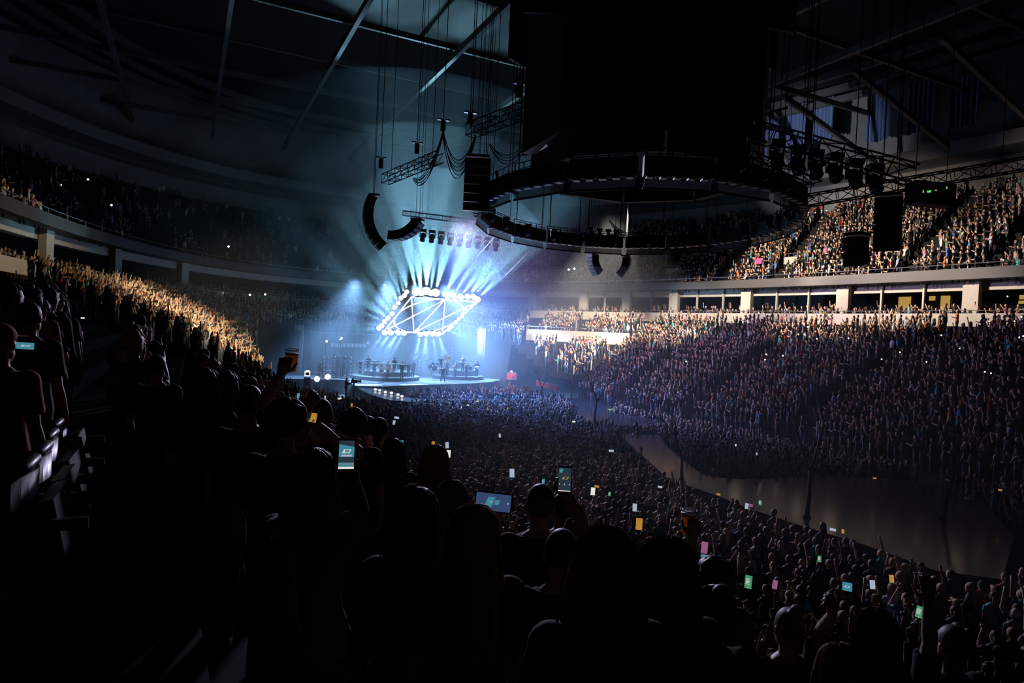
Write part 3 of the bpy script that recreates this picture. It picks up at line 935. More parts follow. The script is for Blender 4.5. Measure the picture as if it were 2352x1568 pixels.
hero('longfair', 'woman with long fair hair and elbows out, hands on her hips', pose='lean', hair='long', fem=True, hairc='blonde', strands=240, seed=4)
hero('far_long', 'woman with long brown hair standing past the upright glowing phone', hair='long', fem=True, hairc='brown', strands=160, seed=5)
hero('strap', 'dark-haired woman in a grey top lifting an upright phone', hair='long', fem=True, hairc='black', shirt='grey', sleeve=.2, strands=260, seed=6, skin=1, elbows={'R': (842, 1165, 2.75), 'L': (640, 1240, 2.8)}, hands={'R': (804, 1078, 2.55), 'L': (660, 1330, 2.7)}, grip=.9)
hero('curls', 'tall person with a big head of dark curls in front of the stage camera platform', hair='curly', hairc='black', seed=7)
hero('amber', 'man with short hair holding up the phone with an amber screen', hair='short', hairc='brown', pose='phone', seed=8, elbows={'L': (690, 1010, 4.5), 'R': (775, 1020, 4.5)}, hands={'L': (702, 968, 4.35), 'R': (722, 972, 4.35)}, grip=.9)
hero('hair_a', 'woman with long auburn hair beside the raised beer arm', hair='long', fem=True, hairc='auburn', strands=160, seed=9)
hero('hair_b', 'woman with a dark bob furthest left of the rim-lit heads', hair='bob', fem=True, hairc='black', strands=120, seed=10)
hero('round', 'person with round curly hair right behind the upright glowing phone', hair='curly', hairc='brown', seed=11)
hero('pair_a', 'person with short hair shoulder to shoulder with a ponytailed neighbour', hair='short', hairc='black', seed=12)
hero('pair_b', 'person with a ponytail next to the short-haired neighbour', hair='pony', fem=True, hairc='brown', seed=13)
hero('beer_l', 'person raising a beer cup high against the pale stage drape', hair='short', hairc='black', seed=14, elbows={'R': (602, 905, 4.5)}, hands={'R': (640, 868, 4.4)}, grip=1.0)
hero('phone_r', 'short-haired person stretching one arm up with a tall dark phone', hair='short', hairc='brown', seed=15, elbows={'R': (1338, 1190, 3.8)}, hands={'R': (1302, 1135, 3.6)}, grip=.9)
hero('tee', 'man in a light grey T-shirt under the tall raised phone', hair='short', hairc='black', shirt='grey', seed=16)
hero('beer_r', 'person with round dark hair lifting a full beer cup over the crowd', hair='curly', hairc='black', seed=17, elbows={'L': (1594, 1290, 4.1)}, hands={'L': (1592, 1212, 4.0)}, grip=1.0)
hero('auburn', 'woman with long auburn hair large at the lower middle, left of the beer', hair='long', fem=True, hairc='auburn', strands=420, seed=18)
hero('dark_r', 'woman with straight black hair below the raised beer cup', hair='long', fem=True, hairc='black', strands=260, seed=19)
hero('messy', 'person with a messy top bun near the green phone screen', hair='bun', fem=True, hairc='brown', strands=140, seed=20)
hero('undercut', 'man with a small bun and bare neck reaching one arm forward with a phone', hair='bun', hairc='brown', skin=0, seed=21, elbows={'R': (1892, 1392, 3.75)}, hands={'R': (1940, 1362, 3.5)}, grip=.9)
hero('fair_r', 'woman with fair hair standing under the reaching arm', hair='bob', fem=True, hairc='blonde', strands=160, seed=22)
hero('long_r', 'woman with long brown hair near the lower right corner', hair='verylong', fem=True, hairc='brown', strands=220, seed=23)
hero('raised', 'person raising one open hand near the lower right corner', hair='short', hairc='black', seed=24, elbows={'L': (2142, 1425, 3.9)}, hands={'L': (2131, 1345, 3.8)}, grip=.25)
hero('redcap', 'person in a red cap at the left edge of the stand', hair='cap', shirt='red', hairc='black', seed=25)
hero('dark_l', 'tall person in black beside the red cap', hair='short', hairc='black', seed=26)
hero('pair_l', 'person in black with short hair below the lit left stand', hair='short', hairc='brown', seed=27)
hero('wide', 'broad man with cropped black hair between the blonde and the auburn hair', hair='short', hairc='black', seed=28)

# a woman's hand and the wide phone above the blonde hair
def phone(p, w_, h_, face, label, pic, tilt=0.0, group=None):
    """a phone whose screen faces the direction 'face' (towards its holder)"""
    root = thing('phone', label, 'phone', p, 0, group)
    f = Vector(face).normalized()
    x = Vector((0, 0, 1)).cross(f).normalized()
    y = f.cross(x).normalized()
    Rm = Matrix((x, y, f)).transposed().to_4x4() @ Matrix.Rotation(tilt, 4, 'Z')
    root.rotation_euler = Rm.to_euler()
    b = MB(); b.box((0, 0, 0), (w_, h_, .008)); b.box((w_ * .5 + .001, h_ * .2, 0), (.002, .02, .004))
    b.build('case', M_['blackmetal'], root)
    sw, shh = w_ * .93, h_ * .86
    pr_ = PICS[pic]
    s = MB(); s.box((0, 0, .0046), (sw, shh, .001))
    k = 1
    ms = [pr_[0]]
    for (mt, polys) in pr_[1]:
        ms.append(mt); s.mat(k); k += 1
        for po in polys:
            s.prism([(q[0] * sw / 2, q[1] * shh / 2) for q in po], .0051, .0054)
    s.build('screen', ms, root)
    return root
def emi(key, c, e):
    mk(key, (0, 0, 0), 0.3, emit=c, es=e); return M_[key]
mk('scr_dark', (.01, .01, .01), 0.2, emit=(.02, .035, .05), es=1)
E_TEAL, E_WHITE, E_AMBER, E_GREEN, E_PALE, E_NAVY, E_PINK = emi('scr_teal', (.05, .22, .3), 1.0), emi('scr_white', (1, .95, .9), .8), emi('scr_amber', (.8, .4, .06), .55), emi('scr_green', (.1, .42, .22), .6), emi('scr_pale', (.6, .7, .9), .6), emi('scr_navy', (.03, .06, .14), 1), emi('scr_pink', (.6, .2, .4), .45)
rh = lambda w, cx, cy, sx, sy: [[(cx + a * sx + da * w, cy + b * sy) , (cx + a * sx - da * w, cy + b * sy), (cx + c * sx - da * w, cy + d * sy), (cx + c * sx + da * w, cy + d * sy)] for (a, b, c, d, da) in ((-1, -1, -.5, 1, 1), (.5, -1, 1, 1, 1), (-.5, -1, -.5, 1, .6))] + [[(cx - .5 * sx, cy + sy), (cx - .5 * sx, cy + sy * .75), (cx + sx, cy + sy * .75), (cx + sx, cy + sy)], [(cx - sx, cy - sy), (cx - sx, cy - sy * .75), (cx + .5 * sx, cy - sy * .75), (cx + .5 * sx, cy - sy)]]
dots = lambda y, n, w: [[(-.8 + 1.6 * i / (n - 1) - w, y - w), (-.8 + 1.6 * i / (n - 1) + w, y - w), (-.8 + 1.6 * i / (n - 1) + w, y + w), (-.8 + 1.6 * i / (n - 1) - w, y + w)] for i in range(n)]
PICS = {
    'stage': (E_TEAL, [(M_['scr_dark'], [[(-1, -.15), (1, -.15), (1, -.55), (-1, -.55)], [(-1, .75), (1, .55), (1, 1), (-1, 1)]]), (E_PALE, [[(-.7, .0), (.7, .0), (.7, -.12), (-.7, -.12)]]), (E_WHITE, rh(.06, 0, .25, .55, .13) + [[(-1, -.85), (1, -.85), (1, -1), (-1, -1)]]), (E_AMBER, dots(-.65, 4, .05))]),
    'tall': (M_['scr_dark'], [(E_AMBER, rh(.08, .1, .12, .5, .1)), (E_TEAL, [[(-.9, .9), (-.2, .9), (-.5, .55), (-.9, .6)]]), (E_WHITE, [[(-1, -1), (1, -1), (1, -.93), (-1, -.93)]] + dots(-.4, 3, .05))]),
    'wide': (E_NAVY, [(E_TEAL, [[(-.5, -.6), (-.1, -.7), (.1, .6), (-.3, .6)], [(.05, -.3), (.3, -.3), (.4, .3), (.1, .3)]]), (E_PALE, [[(-.25, -.1), (-.05, -.1), (0, .1), (-.2, .1)], [(.8, -.1), (.88, -.1), (.88, .1), (.8, .1)]])]),
    'amber': (E_AMBER, [(M_['scr_dark'], [[(-.9, -.9), (-.1, -.9), (.1, .1), (-.4, .3)], [(.3, -.8), (.8, -.8), (.6, -.2)]])]),
    'green': (E_GREEN, [(E_WHITE, [[(-.8, .5 - .2 * i), (.2 + .15 * (i % 3), .5 - .2 * i), (.2 + .15 * (i % 3), .42 - .2 * i), (-.8, .42 - .2 * i)] for i in range(5)] + [[(-.15, -.95), (.15, -.95), (.15, -.85), (-.15, -.85)]])]),
    'pale': (E_PALE, []), 'white': (E_WHITE, []), 'pink': (E_PINK, []), 'teal': (E_TEAL, [(E_WHITE, rh(.06, 0, 0, .5, .2))]), 'gold': (E_AMBER, []),
}
def hand_phone(px, py, d, w_, h_, label, pic, tilt=0.0):
    p = at_d(px, py, d)
    f = CAM - p
    return phone(p, w_, h_, f, label, pic, tilt)
hand_phone(796, 1044, 2.52, .062, .125, 'upright phone showing the stage, held by the woman in the grey top', 'stage')
hand_phone(1297, 1101, 3.55, .072, .145, 'tall dark phone raised over the crowd showing a small orange rhombus', 'tall')
hand_phone(1133, 1153, 2.95, .17, .088, 'wide phone held sideways above the very long blonde hair', 'wide', R(-4))
hand_phone(713, 958, 4.3, .085, .07, 'phone with an amber screen held by the short-haired man', 'amber', R(-8))
hand_phone(1719, 1336, 5.6, .062, .125, 'phone with a green message screen among the heads at lower right', 'green', R(-3))
hand_phone(58, 794, 4.2, .1, .05, 'dim phone held sideways beside the red cap', 'teal', R(-3))
hand_phone(1946, 1347, 3.45, .05, .05, 'phone held at the end of the reaching arm', 'teal')

def beer(p, r, h, label, tilt=0.0):
    root = thing('beer_cup', label, 'cup', p)
    root.rotation_euler = (R(6), tilt, 0)
    MB().lathe((0, 0, 0), [(r * .78, -h / 2), (r * .8, -h / 2 + .004), (r, h / 2)], 18).build('cup', M_['plastic'], root, True)
    MB().lathe((0, 0, 0), [(r * .74, -h / 2 + .005), (r * .9, h * .28)], 18).build('beer', M_['beer'], root, True)
    MB().lathe((0, 0, 0), [(r * .9, h * .285), (r * .93, h * .36)], 18).build('foam', M_['white'], root, True)
    MB().tube([(r * math.cos(a), r * math.sin(a), h / 2) for a in np.linspace(0, 2 * pi, 19)], .003, 5).build('rim', M_['white'], root)
mk('plastic', (.5, .5, .5), .15); M_['plastic'].node_tree.nodes['Principled BSDF'].inputs['Alpha'].default_value = .22
mk('beer', (.8, .36, .05), .15)
nt = M_['beer'].node_tree; tb = nt.nodes.new('ShaderNodeBsdfTranslucent'); tb.inputs[0].default_value = (.9, .42, .06, 1)
nt.links.new(tb.outputs[0], nt.nodes['Material Output'].inputs['Surface'])
q = HH['beer_l'][1]; beer(q + np.array([.05, .04, .09]), .047, .15, 'half-full beer cup held up against the pale stage drape', R(4))
q = HH['beer_r'][0]; beer(q + np.array([-.02, .05, .09]), .05, .15, 'full beer cup held up in front of the long runway')

# ------------------------------------------------------------------ the next ring of people, each one its own
def variants():
    spec = [('down', 'short', False), ('down', 'long', True), ('phone', 'short', False), ('high', 'long', True), ('one', 'short', False), ('oneL', 'bob', True), ('up', 'pony', True), ('clap', 'wavy', True), ('front', 'curly', False), ('down', 'bun', True), ('clap', 'short', False), ('down', 'cap', False)]
    out = []
    for i, (po, ha, fem) in enumerate(spec):
        o = person('person', po, ha, fem, ['black', 'brown', 'blonde', 'auburn', 'brown', 'blonde'][i % 6], 'black', i % 4, voxel=.02, sleeve=.5 if i % 3 else .95, seed=40 + i, strands=0 if ha in ('curly', 'cap') else 130)
        for ch in o.children:
            if ch.name.split('.')[0] in ('shirt', 'hair'): ch.material_slots[0].link = 'OBJECT'
        out.append((o, po, ha))
    return out
POSEW = {'down': 'arms down', 'phone': 'hands up to the face', 'high': 'both hands held high', 'one': 'right arm raised', 'oneL': 'left arm raised', 'up': 'both arms up', 'clap': 'clapping hands', 'front': 'hands folded'}
HAIRW = {'short': 'short %s hair', 'long': 'long %s hair', 'bob': 'a %s bob', 'pony': 'a %s ponytail', 'wavy': 'wavy %s hair', 'curly': 'curly %s hair', 'bun': 'a %s bun', 'cap': 'a %s cap'}
def ring_people():
    var = variants()
    used = {}
    first = set()
    prx = proj(IND[:, :3] + np.array([0, 0, 1.6]))
    for i, P in enumerate(IND):
        k = int(rng.integers(0, len(var)))
        if prx[i, 0] < 520 and k not in (0, 1, 2, 8, 9, 11): k = int(rng.choice([0, 1, 8, 9, 11]))
        o0, po, ha = var[k]
        if k in first: o = copy_tree(o0)
        else: o = o0; first.add(k)
        sh = ['black', 'black', 'navy', 'grey', 'black', 'olive', 'denim', 'white', 'red', 'black', 'pink', 'plaid'][int(rng.integers(0, 12))]
        hc = ['black', 'brown', 'brown', 'auburn', 'blonde', 'black', 'grey'][int(rng.integers(0, 7))]
        for ch in o.children:
            nm = ch.name.split('.')[0]
            if nm == 'shirt': ch.material_slots[0].link = 'OBJECT'; ch.material_slots[0].material = M_['shirt_' + sh]
            if nm == 'hair': ch.material_slots[0].link = 'OBJECT'; ch.material_slots[0].material = M_['hair_' + hc]
        f = math.atan2(SPOT[1] - P[1], SPOT[0] - P[0]) - pi / 2 + rng.normal(0, .25)
        stand_at(o, P[:3], f, float(np.clip(rng.normal(.97, .045), .87, 1.08)))
        x, d = prx[i, 0], prx[i, 2]
        if P[3] == 0: where = 'beside the long runway' if x > 1450 else 'on the stage floor'
        elif x < 450: where = 'in the dark rows at far left' if d < 12 else 'below the lit left stand'
        elif x < 900: where = 'left of the upright phone' if d < 9 else 'below the floor lamps'
        elif x < 1300: where = 'past the wavy black hair' if d < 9 else 'low in the near stand'
        elif x < 1800: where = 'around the raised beer' if d < 9 else 'facing the forked tree'
        else: where = 'in the rows at lower right' if d < 9 else 'facing the long runway'
        where = where.replace('red-lit ', '')
        hw = HAIRW[ha] % (sh if ha == 'cap' else hc)
        lab = 'person, %s, %s top, %s, %s' % (hw, sh, POSEW[po], where)
        if len(lab.replace(',', ' ').replace('-', ' ').split()) > 16: lab = lab.replace('person, ', '').replace('in the ', '')
        prop(o, lab, 'person', 'concertgoers ' + where)
ring_people()

# ------------------------------------------------------------------ the glowing rhombus and its rim of lamps
def sgn_crop(x, y, du=0.0): return on_sign(840 + x / 7.84, 630 + y / 7.84, du)
def build_sign():
    root = thing('neon_sign', 'glowing white tube rhombus with an ellipse and zigzag bars over the stage', 'sign', SC)
    A, B, C, D = [SGN[k] - SC for k in 'ABCD']
    tm, bm = (A + B) / 2, (C + D) / 2
    e1, e2 = (B + C) / 2 , tm
    def seg(name, pts, r):
        MB().tube([tuple(p) for p in pts], r, 8).build(name, M_['tube'], root, True)
    seg('rim_tube', [A, B], 0.075); seg('rim_tube', [B, C], 0.075); seg('rim_tube', [C, D], 0.075); seg('rim_tube', [D, A], 0.075)
    c0 = (A + B + C + D) / 4
    seg('ellipse_tube', [c0 + e1 * math.cos(a) + e2 * math.sin(a) for a in np.linspace(0, 2 * pi, 73)], 0.065)
    for a, b in ((A, bm), (tm, C), (tm, D), (tm, bm), (bm, B)):
        seg('bar_tube', [a, b], 0.06)
    # black frame behind the tubes
    f = MB()
    o = U3 * 0.22
    for a, b in ((A, B), (B, C), (C, D), (D, A)):
        f.tube([tuple(a + o), tuple(b + o)], 0.05, 6)
    f.build('frame', M_['blackmetal'], root)
    for p in (A, B, C, D):
        MB().bar(p + o, p + o + Z3 * (24 - SC[2] - p[2]), 0.012).build('hanging_cable', M_['black'], root)
build_sign()
TOPL = [(915, 325), (1000, 345), (1095, 310), (1165, 345), (1255, 340), (1430, 370), (1570, 390), (1700, 410), (1830, 410), (1930, 410), (2010, 455)]
LEFTL = [(740, 320), (700, 385), (635, 430), (585, 520), (525, 600), (480, 715), (405, 785), (345, 850), (295, 925), (243, 965)]
BOTL = [(345, 1040), (455, 1040), (590, 1040), (690, 1045), (985, 1070), (1090, 1060), (1205, 1060), (1305, 1065)]
RIGHTL = [(1490, 990), (1545, 935), (1615, 860), (1670, 800), (1730, 750), (1810, 650), (1885, 590), (1960, 520)]
def rim_lamps():
    proto = None
    ey = (SGN['D'] - SGN['A']); ey /= np.linalg.norm(ey)
    k = 0
    for side, L in (('upper', TOPL), ('left', LEFTL), ('lower', BOTL), ('right', RIGHTL)):
        for i, (x, y) in enumerate(L):
            p = sgn_crop(x, y, -0.25)
            rad = (p - SC); rad /= np.linalg.norm(rad)
            nrm = {'upper': Z3 * 1.0, 'lower': -Z3, 'left': -N3 * 0.9 + Z3 * 0.5, 'right': N3 * 0.8 - Z3 * 0.35}[side]
            d = rad * 0.75 + nrm * 0.6
            if side == 'left': d = rad * .55 + Z3 * (.85 - .085 * i)
            d = d / np.linalg.norm(d) - U3 * {'upper': .22, 'left': .4, 'lower': .2, 'right': .5}[side]
            d /= np.linalg.norm(d)
            if proto is None:
                proto = thing('rim_spotlight', '', 'stage light')
                b = MB(); b.lathe((0, 0, 0), [(0.08, -0.2), (0.13, -0.18), (0.14, 0.0), (0.15, 0.05)], 12)
                b.box((0, 0, -0.24), (0.26, 0.12, 0.1))
                b.build('body', M_['blackmetal'], proto)
                MB().ell((0, 0, 0.04), (0.27, 0.27, 0.25), 14, 8).build('lens', M_['bulb'], proto, True)  # lens swollen over the body, its glare built into the shape
                o = proto
            else:
                o = copy_tree(proto)
            o.location = p
            o.rotation_euler = Vector(d).to_track_quat('Z', 'Y').to_euler()
            s = {'upper': 1.25, 'left': 0.95, 'lower': 1.1, 'right': 0.8}[side]
            if side == 'upper' and i in (0, 2, 4): s = 1.7
            o.scale = (s, s, s)
            ordn = ['first', 'second', 'third', 'fourth', 'fifth', 'sixth', 'seventh', 'eighth', 'ninth', 'tenth', 'eleventh'][i]
            prop(o, 'blazing stage light, %s from the %s end of the %s edge of the rhombus' % (ordn, {'upper': 'left', 'lower': 'left', 'left': 'top', 'right': 'bottom'}[side], side), None, 'lamps around the rhombus')
            pw = {'upper': 72000, 'left': 15000 - 1200 * i, 'lower': 22000, 'right': 6000}[side]
            if side == 'upper' and i > 4: pw *= 0.55
            spot('beam', p + d * (0.34 * s + 0.05), p + d * 10, pw, (0.32, 0.72, 1.0) if side in ('upper', 'left') else (0.3, 0.55, 1.0), 17 + 6 * (k % 3), 0.55, 0.12)
            k += 1
rim_lamps()
# ------------------------------------------------------------------ things hung from the roof
def truss(name, a, b, label, w_=0.45, n=None, r=0.035, m='blackmetal', group=None, cat='truss'):
    a, b = Vector(a), Vector(b)
    L = (b - a).length
    n = n or max(3, int(L / 0.7))
    x = (b - a).normalized()
    y = x.cross(Vector((0, 0, 1))).normalized(); z = y.cross(x).normalized()
    root = thing(name, label, cat, (a + b) / 2, 0, group)
    o = (a + b) / 2
    ch = MB(); lc = MB()
    cs = [(s * w_ / 2, t * w_ / 2) for s, t in ((-1, -1), (1, -1), (1, 1), (-1, 1))]
    for cy_, cz in cs: ch.tube([a + y * cy_ + z * cz - o, b + y * cy_ + z * cz - o], r, 5)
    for i in range(n):
        p, q = a.lerp(b, i / n) - o, a.lerp(b, (i + 1) / n) - o
        for k in range(4):
            c1, c2 = cs[k], cs[(k + 1) % 4]
            if i % 2: c1, c2 = c2, c1
            lc.bar(p + y * c1[0] + z * c1[1], q + y * c2[0] + z * c2[1], r * .55)
            lc.bar(p + y * cs[k][0] + z * cs[k][1], p + y * cs[(k + 1) % 4][0] + z * cs[(k + 1) % 4][1], r * .55)
    ch.build('chord', M_[m], root); lc.build('lacing', M_[m], root)
    for f in (.12, .88):
        p = a.lerp(b, f) - o
        MB().bar(p + z * (w_ / 2), p + z * (w_ / 2) + Vector((0, 0, max(1.0, 33 - (o + p).z))), .02).build('hanging_cable', M_['black'], root)
    return root

LAMP = []
def moving_lamp(p, aim, s, label, group, lit=None, cat='stage light'):
    """yoke lamp hanging under a truss"""
    key = 'lit' if lit else 'dark'
    if not any(k == key for k, _ in LAMP):
        root = thing('stage_spotlight', label, cat)
        MB().box((0, 0, -.08), (.42, .3, .16)).build('base', M_['blackmetal'], root)
        y = MB(); y.box((-.2, 0, -.36), (.05, .12, .42)); y.box((.2, 0, -.36), (.05, .12, .42)); y.box((0, 0, -.17), (.45, .12, .05)); y.build('yoke', M_['blackmetal'], root)
        Rm = Matrix.Rotation(R(35), 3, 'X')
        MB().lathe((0, 0, -.52), [(.1, .26), (.165, .2), (.165, -.12), (.19, -.3)], 14, Rm).build('head', M_['blackmetal'], root, True)
        MB().lathe(Vector((0, 0, -.52)) + Rm @ Vector((0, 0, -.305)), [(.17, -.012), (.15, -.03), (.02, -.04)], 14, Rm).build('lens', M_['bulb'] if lit else M_['chrome'], root, True)
        LAMP.append((key, root)); o = root
    else:
        o = copy_tree([r for k, r in LAMP if k == key][0])
    o.location = [float(v) for v in p]
    d = np.asarray(aim, float) - p
    o.rotation_euler = (0, 0, math.atan2(d[1], d[0]) - pi / 2 + pi)
    o.scale = (s, s, s)
    prop(o, label, cat, group)
    return o
ORD = ['first', 'second', 'third', 'fourth', 'fifth', 'sixth', 'seventh', 'eighth', 'ninth', 'tenth', 'eleventh', 'twelfth', 'thirteenth', 'fourteenth', 'fifteenth', 'sixteenth', 'seventeenth', 'eighteenth']

# ring of retracted video trusses round the middle of the floor
RC = np.array([5.7, 33.3])
def ring_truss():
    NSEG = 18
    mk('scrim', (.30, .31, .34), .6); nt = M_['scrim'].node_tree
    b = nt.nodes['Principled BSDF']; b.inputs['Alpha'].default_value = .55
    proto = None
    for i in range(NSEG):
        a0 = 2 * pi * (i + .5) / NSEG
        c = RC + np.array([7.7 * math.cos(a0), 9.6 * math.sin(a0)])
        tang = np.array([-7.7 * math.sin(a0), 9.6 * math.cos(a0)])
        L = np.linalg.norm(tang) * 2 * pi / NSEG * .93
        if proto is None:
            proto = thing('video_truss', '', 'video truss')
            MB().box((0, 0, .45), (1, .35, .72)).build('truss_box', M_['black'], proto)
            f = MB()
            for x in np.linspace(-.46, .46, 6): f.bar((x, -.1, .81), (x, -.1, 1.12), .012)
            f.bar((-.48, -.1, 1.12), (.48, -.1, 1.12), .02); f.bar((-.48, .1, .95), (.48, .1, .95), .02)
            f.build('rail', M_['blackmetal'], proto)
            for j in range(5): MB().box((-.4 + .2 * j, 0, .055), (.1, .3, .05)).build('lamp_strip', M_['alu'], proto)
            MB().box((0, 0, -.16), (.96, .02, .3)).build('scrim', M_['scrim'], proto)
            MB().box((0, 0, -.34), (1, .06, .07)).build('bottom_bar', M_['black'], proto)
            for x in (-.42, .42): MB().bar((x, 0, 1.1), (x, 0, 19), .014).build('hanging_cable', M_['black'], proto)
            o = proto
        else:
            o = copy_tree(proto)
        o.location = (c[0], c[1], 13.05)
        o.rotation_euler = (0, 0, math.atan2(tang[1], tang[0]))
        o.scale = (L, 1, 1)
        side = 'near' if math.sin(a0) < -.35 else ('far' if math.sin(a0) > .35 else ('right' if math.cos(a0) > 0 else 'left'))
        prop(o, 'black video truss segment with pale strip, %s clockwise of the ring, on its %s side' % (ORD[(NSEG - i) % NSEG], side), 'video truss', 'ring of video trusses')
ring_truss()
# lamps hanging from the ring
for i in range(22):
    a0 = 2 * pi * (i + .2) / 22
    p = np.array([RC[0] + 7.3 * math.cos(a0), RC[1] + 9.1 * math.sin(a0), 13.9])
    moving_lamp(p, SC, .85, 'small dark moving light inside the hanging ring', 'moving lights of the ring')

def scoreboard():
    c = np.array([6.3, 34.0])
    root = thing('scoreboard', 'huge dark scoreboard drum hanging above the ring in the middle of the arena', 'scoreboard', (c[0], c[1], 15.2))
    n = 8
    for i in range(n):
        a = 2 * pi * (i + .5) / n
        m = Matrix.Rotation(a - pi / 2, 3, 'Z')
        MB().box((5.6 * math.cos(a), 5.6 * math.sin(a), 5.6), (4.4, .5, 8.6), rot=m).build('screen', M_['black'], root)
        MB().box((5.2 * math.cos(a), 5.2 * math.sin(a), .7), (4.0, .4, 1.0), rot=m).build('lower_screen', M_['black'], root)
    MB().lathe((0, 0, 0), [(5.4, 1.2), (5.6, 1.4), (5.6, 11), (6.3, 11.2), (6.3, 13), (4.5, 13.4)], 16).build('drum', M_['black'], root)
    MB().lathe((0, 0, 0), [(5.6, 13.4), (5.6, 20.5)], 16).build('drape', M_['black'], root)
scoreboard()
for i, (dx, dy) in enumerate(((-4.6, -3.0), (5.6, -2.5), (6.5, 1.5), (-5.6, 3))):
    mb = MB(); mb.box((0, 0, 4.5), (2.2, .2, 9))
    o = mb.build('black_drape', M_['black']); o.location = (RC[0] + dx * 1.05, RC[1] + dy, 22); o.rotation_euler = (0, 0, .3 * i)
    prop(o, ['tall black drape left of the scoreboard', 'tall black drape right of the scoreboard', 'tall black drape behind the scoreboard on the right', 'tall black drape behind the scoreboard on the left'][i], 'drape')

def line_array(px, py, d, n, w_, h_, label, curve, tilt0=0.0, face=None, group='hanging speaker arrays'):
    p0 = at_d(px, py, d)
    root = thing('line_array', label, 'speaker', p0, 0, group)
    f = np.array(face if face is not None else (CAM - p0), float)[:2]
    root.rotation_euler = (0, 0, math.atan2(f[1], f[0]) + pi / 2)
    p = Vector((0, 0, 0)); a = tilt0
    MB().box((0, .1, .12), (w_ * .9, .7, .12)).build('fly_frame', M_['blackmetal'], root)
    for i in range(n):
        a += curve
        dn = Vector((0, math.sin(a), -math.cos(a)))
        q = p + dn * (h_ / 2)
        m = Matrix.Rotation(-(-a), 3, 'X')
        b = MB(); b.box(q, (w_, .62, h_ * .94), rot=m, taper=1.0)
        c = b.build('speaker_box', M_['black'], root)
        g = MB(); g.box(q + m @ Vector((0, -.315, 0)), (w_ * .9, .02, h_ * .8), rot=m)
        g.build('grille', M_['blackmetal'], c)
        p = p + dn * h_
    for x in (-.3, .3): MB().bar((x * w_, .1, .15), (x * w_, .1, max(2, 32 - p0[2])), .02).build('hanging_cable', M_['black'], root)
    return root
line_array(1098, 366, 29, 6, 1.14, .38, 'straight black speaker array hanging left of the ring', 0.02)
line_array(855, 452, 45, 9, 1.0, .42, 'long curved black speaker array hanging farthest left', 0.15, -.5, face=(-1, -.35))
line_array(962, 508, 46, 7, 1.0, .36, 'short banana-shaped speaker array beside the long curved one', 0.17, .45, face=(1, -.3))
line_array(2042, 455, 25, 6, .9, .33, 'tall black speaker array hanging before the upper right stand', 0.07, -.1, face=(-.6, -.8))
line_array(1965, 545, 25, 4, .75, .26, 'small speaker array left of the tall one at right', 0.12, -.1, face=(-.8, -.6))
line_array(1362, 585, 55, 6, 1.1, .28, 'small curved speaker array under the far left of the ring', 0.16, -.2, face=(-1, -.3))
line_array(1440, 592, 55, 6, 1.1, .28, 'small curved speaker array under the far middle of the ring', 0.16, -.2, face=(1, -.3))
def amp_rack():
    p = at_d(2137, 447, 25)
    root = thing('amplifier_rack', 'black hanging equipment rack with a few green indicator lights', 'rack', p, R(12))
    MB().box((0, 0, 0), (1.75, .6, .85)).build('case', M_['black'], root)
    mk('led_green', (0, 0, 0), .3, emit=(.1, 1, .15), es=1.6)
    for x, z, w_ in ((-.62, -.02, .05), (-.62, .03, .04), (-.42, .04, .04), (-.36, .05, .04), (-.3, .06, .05), (-.42, .0, .04), (-.36, .01, .05), (-.3, .02, .05), (-.06, .1, .07), (.42, .22, .05), (.42, .27, .04)):
        MB().box((x, -.305, z), (w_, .01, .022)).build('indicator', M_['led_green'], root)
    for x in (-.7, .7): MB().bar((x, 0, .42), (x, 0, 18), .02).build('hanging_cable', M_['black'], root)
amp_rack()

# trusses
truss('lighting_truss', at_d(885, 412, 44), at_d(1010, 360, 40), 'black truss with cables over the far left speaker arrays', .6)
truss('lighting_truss', at_d(1080, 300, 38), at_d(1245, 238, 34), 'black truss rising toward the left side of the scoreboard', .7)
truss('lighting_truss', at_d(1725, 300, 24), at_d(2100, 402, 22), 'black truss carrying a row of moving lights before the blue curtains', .62)
truss('lighting_truss', at_d(1715, 372, 22), at_d(1870, 440, 22), 'short bulky black truss right of the scoreboard', .6)
truss('lighting_truss', at_d(1800, 470, 30), at_d(2380, 372, 27), 'long black truss along the foot of the upper gallery wall', .5)
truss('lighting_truss', at_d(925, 489, 58), at_d(1290, 535, 58), 'pale far truss above the row of stage lights', .4, m='alu')
truss('lighting_truss', at_d(1120, 395, 60), at_d(1180, 420, 60), 'short pale truss behind the straight speaker array', .4, m='alu')
truss('lighting_truss', at_d(1345, 545, 48), at_d(1420, 556, 48), 'short truss hanging inside the ring', .6)
for i, (x, y) in enumerate(((1783, 322), (1832, 335), (1872, 345), (1918, 352), (1963, 366), (2010, 378))):
    moving_lamp(at_d(x, y, 23.3), at_d(x - 200, 900, 30), 1.25, 'large dark moving light, %s from the left under the truss by the blue curtains' % ORD[i], 'moving lights by the curtains')
for i, x in enumerate(range(972, 1150, 21)):
    moving_lamp(at_d(x, 526 + (x - 972) * .13, 58), at_d(x, 900, 55), 1.3, 'moving light, %s from the left in the row above the rhombus' % ORD[i], 'row of lights above the rhombus')
for i, (x, y) in enumerate(((1358, 533), (1378, 535), (1398, 537), (1416, 538), (1500, 540), (1516, 541), (1556, 540), (1573, 540))):
    moving_lamp(at_d(x, y - 10, 48), at_d(x, 900, 48), 1.2, 'moving light, %s from the left hanging inside the ring' % ORD[i], 'lights inside the ring')
